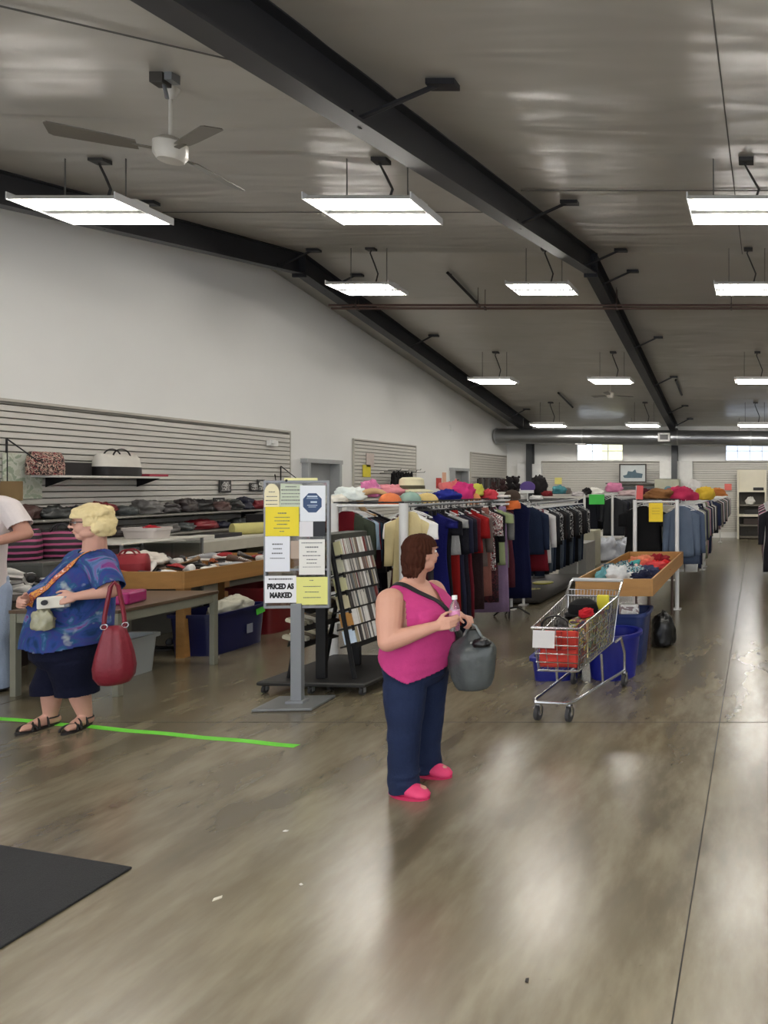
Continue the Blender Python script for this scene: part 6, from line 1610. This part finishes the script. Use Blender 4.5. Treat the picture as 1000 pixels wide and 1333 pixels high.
for q in (-1, 1):
    m.tube([hc+HR2 @ Vector((.098, q*.032+.024*math.cos(a), .010+.017*math.sin(a))) for a in (2*PI*k/14 for k in range(14))], .0036, 6, loop=True)
    m.tube([hc+HR2 @ Vector((.098, q*.056, .016)), hc+HR2 @ Vector((.05, q*.082, .016)), hc+HR2 @ Vector((-.005, q*.086, .008))], .0045, 6)
m.tube([hc+HR2 @ Vector((.1, -.01, .014)), hc+HR2 @ Vector((.105, 0, .017)), hc+HR2 @ Vector((.1, .01, .014))], .0026, 6)
g = m.build('glasses_frame', mat('tortoise', (66, 44, 30), .3), pb, smooth=True, world=True)
for q in (-1, 1): MB().add([hc-Wp+HR2 @ Vector((.098, q*.032+.022*math.cos(a), .010+.015*math.sin(a))) for a in (2*PI*k/14 for k in range(14))], [tuple(range(14))]).build('lens', mat('tinted_lens', (70, 58, 48), .05, 0, .02, alpha=.7), g, thick=.002)
# tie-dye top
def tiedye():
    m = bpy.data.materials.new('tie_dye_jersey'); m.use_nodes = True; nt = m.node_tree; b = nt.nodes['Principled BSDF']; b.inputs['Roughness'].default_value = .85; b.inputs['Specular IOR Level'].default_value = .2
    N = nt.nodes.new; L = nt.links.new; tc = N('ShaderNodeTexCoord')
    n1 = N('ShaderNodeTexNoise'); n1.inputs['Scale'].default_value = 4.5; n1.inputs['Detail'].default_value = 5; n1.inputs['Distortion'].default_value = 1.5; L(tc.outputs['Object'], n1.inputs['Vector'])
    r = N('ShaderNodeValToRGB'); cr = r.color_ramp
    cols = [(.30, (20, 34, 78)), (.40, (26, 54, 92)), (.46, (40, 66, 128)), (.52, (58, 60, 122)), (.57, (34, 84, 118)), (.62, (92, 112, 158)), (.68, (124, 60, 120)), (.74, (52, 46, 104))]
    while len(cr.elements) < len(cols): cr.elements.new(.5)
    for e, (p, c) in zip(cr.elements, cols): e.position = p; e.color = (*lin(c), 1)
    L(n1.outputs['Fac'], r.inputs['Fac'])
    n2 = N('ShaderNodeTexNoise'); n2.inputs['Scale'].default_value = 7; n2.inputs['Detail'].default_value = 3; L(tc.outputs['Object'], n2.inputs['Vector'])
    mr = N('ShaderNodeMapRange'); mr.inputs[1].default_value = .62; mr.inputs[2].default_value = .72; L(n2.outputs['Fac'], mr.inputs[0])
    mx = N('ShaderNodeMix'); mx.data_type = 'RGBA'; mx.inputs[7].default_value = (*lin((176, 184, 176)), 1); L(mr.outputs[0], mx.inputs[0]); L(r.outputs['Color'], mx.inputs[6]); L(mx.outputs[2], b.inputs['Base Color'])
    return m
m = MB()
R_(m, [(-.075, .585, .235, .262), (-.07, .64, .242, .264), (-.058, .74, .243, .258), (-.045, .84, .238, .25), (-.03, .95, .224, .245), (.0, 1.05, .208, .243), (.03, 1.14, .185, .238), (.055, 1.21, .155, .222), (.07, 1.265, .125, .18), (.082, 1.305, .09, .125), (.088, 1.33, .07, .09)], th, 44)
m.ball(loc(-.17, .0, 1.0)+V(0, 0, -.02), (.1, .13, .12))
for S, E in ((Sl, El), (Sr, Er)):
    D = (E-S); limb(m, [S+V(0, 0, .03)-(S-Wp-V(0, 0, S.z))*.25, S+V(0, 0, .0), S+D*.5, S+D*.92], [.10, .098, .092, .088])
ttop = m.build('tie_dye_top', tiedye(), pb, world=True)
def tcull(co):
    p = co+Wp
    if p.z < .635+.012*math.sin(p.x*18): return True
    d = p-loc(.085, 0, 0)
    if p.z > 1.285 and d.x*d.x+d.y*d.y < .095**2: return True
    for S, E in ((Sl, El), (Sr, Er)):
        ax = (E-S).normalized()
        if (p-S).dot(ax) > (E-S).length*.88+.0 and ((p-S)-ax*(p-S).dot(ax)).length < .105 and abs((p-Wp).dot(l)) > .235: return True
    return False
def folds(co): return .006*noise.noise(Vector((co.x*7, co.y*7, co.z*5)))+.005*noise.noise(Vector((co.x*14, co.y*14, co.z*8)))
bake(ttop, .007, 5, tcull, folds)
sd = ttop.modifiers.new('Solidify', 'SOLIDIFY'); sd.thickness = .005; sd.offset = -1
NV2 = mat('navy_twill', (18, 22, 48), .85, 0, .15, 12, .3, 80, spec=.2)
m = MB()
R_(m, [(-.06, .48, .15, .18), (-.065, .56, .195, .22), (-.065, .68, .20, .225)], th)
for H_, K_, A_ in legs:
    m.rings([(H_.x, H_.y, .60, .13, .13), (H_.x, H_.y, .52, .142, .142), (H_.x*.5+K_.x*.5, H_.y*.5+K_.y*.5, .42, .132, .132), (K_.x, K_.y, .33, .124, .124), (K_.x*.85+A_.x*.15, K_.y*.85+A_.y*.15, .255, .122, .122)], 26)
sh = m.build('shorts', NV2, pb, world=True); bake(sh, .007, 4, lambda co: co.z < .262, lambda co: .007*noise.noise(Vector((co.x*8, co.y*8, co.z*3))))
# sandals
for (H_, K_, A_), toe in zip(legs, (V(-4.985, 4.97, 0), V(-5.315, 4.965, 0))):
    heel = V(A_.x, A_.y, 0); dd = (toe-heel).normalized(); sd_ = V(-dd.y, dd.x, 0); heel = heel-dd*.06; tip = toe+dd*.015; L_ = (tip-heel).length
    m = MB(); m.loft([[heel+dd*(L_*(.5+.5*math.cos(a)))+sd_*((.043+.008*math.cos(a))*math.sin(a))+V(0, 0, z) for a in (2*PI*k/26 for k in range(26))] for z in (.001, .014, .018)])
    so = m.build('sandal', mat('sandal_black', (36, 30, 28), .6), pb, smooth=True, world=True)
    for fr_, h_, w_, tw in ((.62, .052, .046, .03), (.74, .046, .048, -.03), (.50, .066, .042, .02), (.36, .082, .040, .0)):
        m = MB(); c = heel+dd*(L_*fr_)-Wp
        m.tube([c+dd*(tw*math.cos(a))+sd_*(w_*math.cos(a))+V(0, 0, .012+h_*math.sin(a)) for a in (PI*k/12 for k in range(13))], .0075, 6); m.build('sandal_strap', mat('sandal_black', (36, 30, 28), .6), so, smooth=True)
    m = MB(); c = V(A_.x, A_.y, .065)-Wp; m.tube([c+dd*(.045*math.cos(a))+sd_*(.044*math.sin(a)) for a in (2*PI*k/18 for k in range(18))], .0055, 6, loop=True); m.build('heel_strap', mat('sandal_black', (36, 30, 28), .6), so, smooth=True)
# orange printed neck strap
ORG = multi('orange_print_strap', [(226, 140, 60), (236, 170, 80), (170, 60, 80), (226, 130, 60), (230, 200, 190)], 34, .7, 'noise')
band_on(ttop, [V(-4.83, 5.06, 1.36), V(-4.90, 4.98, 1.31), V(-4.96, 4.92, 1.22), V(-5.03, 4.86, 1.12), V(-5.10, 4.82, 1.0), V(-5.12, 4.82, .93)], .05, .004, 'neck_strap', ORG, pb)
# what she holds
t = thing('instant_camera', 'small white and grey camera held at the waist of the blonde woman', 'camera', V(-4.885, 4.80, .955), math.radians(45))
MB().box((0, 0, .03), (.165, .045, .08)).build('camera_body', mat('camera_white', (222, 218, 204), .4), t, bevel=.008)
MB().box((.065, -.002, .03), (.03, .05, .077)).build('camera_grip', mat('camera_grey', (140, 142, 146), .4), t, bevel=.006)
MB().tube([(-.045, -.02, .035), (-.045, -.036, .035)], .018, 16).build('camera_lens', BLACKP, t, smooth=True)
crumple('clear_packet', V(-4.95, 4.79, .79), (.12, .09, .17), (176, 176, 150), 905, 'clear plastic packet dangling below the white camera', 'packet', mt=mat('packet_film', (170, 168, 140), .2, 0, .4, 18, .4, 30))
# handbag
hb = V(-4.585, 4.93, .375)
t = thing('handbag', 'slouchy dark red leather handbag hanging from the forearm of the blonde woman', 'bag', hb, math.radians(45))
RL_ = mat('red_leather', (136, 26, 46), .45, 0, .12, 8, .25, 40)
m = MB(); rg = []
for z, rx, ry in [(0, .05, .035), (.012, .085, .06), (.06, .112, .085), (.13, .118, .09), (.22, .105, .08), (.31, .085, .06), (.38, .066, .042), (.42, .054, .03)]:
    rg.append([V(math.cos(a)*rx*(1+.03*math.sin(7*a+z*5)), math.sin(a)*ry*(1+.10*math.sin(9*a)*(z/.42)), z) for a in (2*PI*k/40 for k in range(40))])
m.loft(rg); m.build('bag_body', RL_, t, smooth='full')
m = MB(); m.tube([(-.055, 0, .40), (-.05, 0, .5), (-.035, .0, .6), (-.02, 0, .70), (.0, 0, .73), (.02, 0, .70), (.035, 0, .6), (.05, 0, .5), (.055, 0, .40)], .013, 8); m.build('bag_strap', RL_, t, smooth=True)
for q in (-1, 1): MB().tube([(q*.055+.018*math.cos(a), -.018, .42+.018*math.sin(a)) for a in (2*PI*k/12 for k in range(12))], .004, 6, loop=True).build('ring', CHROME, t, smooth=True)

# ---- man at the left edge -------------------------------------------
f = V(.2, -.98, 0).normalized(); th = math.atan2(f.y, f.x); l = V(-math.sin(th), math.cos(th), 0)
Wp = V(-6.72, 5.98, 0)
pm = thing('person', 'person in a white T-shirt and light blue jeans, half cut off by the left edge', 'person', Wp)
SK = skin((204, 150, 128))
def R_(m, L_, n=32): m.rings([(Wp.x+f.x*a, Wp.y+f.y*a, z, rx, ry) for a, z, rx, ry in L_], n, th)
m = MB()
R_(m, [(0, .84, .09, .13), (0, .92, .13, .17), (.02, 1.1, .14, .17), (.01, 1.3, .13, .17), (0, 1.45, .13, .185), (-.01, 1.56, .11, .19), (-.01, 1.63, .07, .12), (0, 1.67, .055, .06)])
hc = Wp+V(.02, -.02, 1.83); m.cap(Wp+V(0, 0, 1.6), hc+V(0, .02, -.08), .062, .058, 16); HR3 = add_head(m, hc, V(-.2, -.95, -.1), 1.05)
Sl, El, Wl = V(-6.50, 6.0, 1.60), V(-6.36, 5.99, 1.385), V(-6.33, 5.80, 1.345)
El = V(-6.35, 6.0, 1.375); Wl = V(-6.52, 5.80, 1.29)
Sr, Er, Wr_ = V(-6.94, 5.93, 1.60), V(-7.02, 5.82, 1.36), V(-6.85, 5.68, 1.3)
for S, E, W_ in ((Sl, El, Wl), (Sr, Er, Wr_)): limb(m, [S, S.lerp(E, .5), E, E.lerp(W_, .35), W_], [.068, .060, .050, .047, .031])
add_hand(m, Wl, (Wl-El), (0, .3, -.95), (-.3, -1, .2), .5, 1.0); add_hand(m, Wr_, (.7, -.7, -.1), (0, .3, -.95), (.5, -.5, .3), .5, 1.0)
ml = ((Wp+l*.1+V(0, 0, .88), Wp+l*.12+V(.0, -.02, .48), Wp+l*.13+V(0, 0, .09)), (Wp-l*.1+V(0, 0, .88), Wp-l*.12+V(.0, -.02, .48), Wp-l*.13+V(0, 0, .09)))
for H_, K_, A_ in ml: limb(m, [H_, K_, A_], [.09, .062, .045]); limb(m, [A_+V(0, .03, -.04), A_+V(0, -.14, -.05)], [.04, .032])
body = m.build('body', SK, pm, world=True); bake(body, .007, 3)
face_parts(pm, hc, HR3, 1.05)
m = MB(); m.ball(hc+HR3 @ Vector((-.015, 0, .045)), (.108, .094, .095), HR3); m.ball(hc+HR3 @ Vector((-.05, 0, 0)), (.075, .085, .085), HR3)
hair = m.build('hair', mat('grey_hair', (120, 112, 104), .7, 0, .3, 14, .6, 50), pm, world=True)
bake(hair, .006, 3, lambda co: (lambda p: (p.x > .02 and p.z < .055) or (p.x > -.02 and p.z < 0))(HR3.transposed() @ (co+Wp-hc)))
TS = mat('white_jersey', (226, 216, 214), .85, 0, .05, 10, .2, 60)
m = MB()
R_(m, [(.02, .86, .16, .185), (.03, .98, .165, .187), (.035, 1.12, .165, .185), (.02, 1.3, .155, .187), (.005, 1.45, .145, .2), (-.005, 1.56, .125, .2), (-.01, 1.635, .085, .14), (-.005, 1.67, .07, .09)])
for S, E in ((Sl, El), (Sr, Er)): limb(m, [S+V(0, 0, .02)-(S-Wp-V(0, 0, S.z))*.3, S, S+(E-S)*.72], [.09, .086, .084])
ts = m.build('t_shirt', TS, pm, world=True)
def tc3(co):
    p = co+Wp
    if p.z < .88: return True
    if p.z > 1.645 and (p-Wp).to_2d().length < .085: return True
    for S, E in ((Sl, El), (Sr, Er)):
        ax = (E-S).normalized()
        if (p-S).dot(ax) > (E-S).length*.70 and abs((p-Wp).dot(l)) > .24: return True
    return False
bake(ts, .007, 4, tc3, lambda co: .005*noise.noise(Vector((co.x*7, co.y*7, co.z*5))))
sd = ts.modifiers.new('Solidify', 'SOLIDIFY'); sd.thickness = .004; sd.offset = -1
m = MB(); R_(m, [(0, .80, .13, .17), (0, .9, .15, .185), (0, 1.0, .15, .18)])
for H_, K_, A_ in ml: limb(m, [H_, K_, K_.lerp(A_, .5), A_+V(0, 0, -.02)], [.11, .088, .08, .08])
jn = m.build('jeans', mat('light_denim', (168, 184, 208), .85, 0, .12, 14, .3, 80), pm, world=True); bake(jn, .008, 4, lambda co: co.z < .035)
for q, (H_, K_, A_) in zip((1, -1), ml):
    m = MB(); m.cap(A_+V(0, .05, -.045), A_+V(0, -.06, -.045), .044, .046); m.cap(A_+V(0, -.06, -.045), A_+V(0, -.17, -.052), .046, .036)
    o = m.build('shoe', mat('shoe_upper', (60, 60, 66), .5, 0, .1), pm, world=True); bake(o, .006, 3)
    for v in o.data.vertices: v.co.z = max(v.co.z, .002)
w_ = El.lerp(Wl, .88); ax = (Wl-El).normalized(); R = ax.to_track_quat('Z', 'Y').to_matrix()
m = MB(); m.tube([w_+R @ Vector((.036*math.cos(a), .036*math.sin(a), 0)) for a in (2*PI*k/20 for k in range(20))], .010, 8, loop=True); wt = m.build('watch_strap', mat('dark_strap', (70, 34, 34), .6), pm, smooth=True, world=True)
m = MB(); m.ball(w_+V(.012, -.036, .012)-Wp, (.018, .012, .018)); m.build('watch_face', BLACKP, wt, smooth=True)
# ------------------------------------------------------------------ camera, world, view
cam = bpy.data.cameras.new('camera'); co = bpy.data.objects.new('camera', cam); COL.objects.link(co)
cam.sensor_fit = 'AUTO'; cam.sensor_width = 36; cam.lens = 36*F/1333
cam.shift_x = -(CX-500)/1333; cam.shift_y = -(666.5-CY)/1333
cam.clip_start = .05; cam.clip_end = 200
co.location = (0, 0, EYE); co.rotation_euler = (PI/2, 0, 0)
SC.camera = co
w = bpy.data.worlds.new('world'); SC.world = w; w.use_nodes = True
bg = w.node_tree.nodes['Background']; bg.inputs[0].default_value = (*lin((235, 240, 250)), 1); bg.inputs[1].default_value = WORLD_E
SC.view_settings.view_transform = 'Standard'; SC.view_settings.look = 'None'; SC.view_settings.gamma = 1; SC.view_settings.use_curve_mapping = False
SC.view_settings.exposure = EXPO
SC.cycles.use_denoising = True
SC.cycles.max_bounces = 8; SC.cycles.diffuse_bounces = 4; SC.cycles.glossy_bounces = 3; SC.cycles.transmission_bounces = 6
SC.cycles.sample_clamp_indirect = 6
seen = {}
for o in SC.objects:
    if o.parent is None and 'label' in o: seen.setdefault(o['label'], []).append(o)
for k, v in seen.items():
    if len(v) > 1 and not all('group' in o for o in v): print('DUPLABEL', k, len(v))
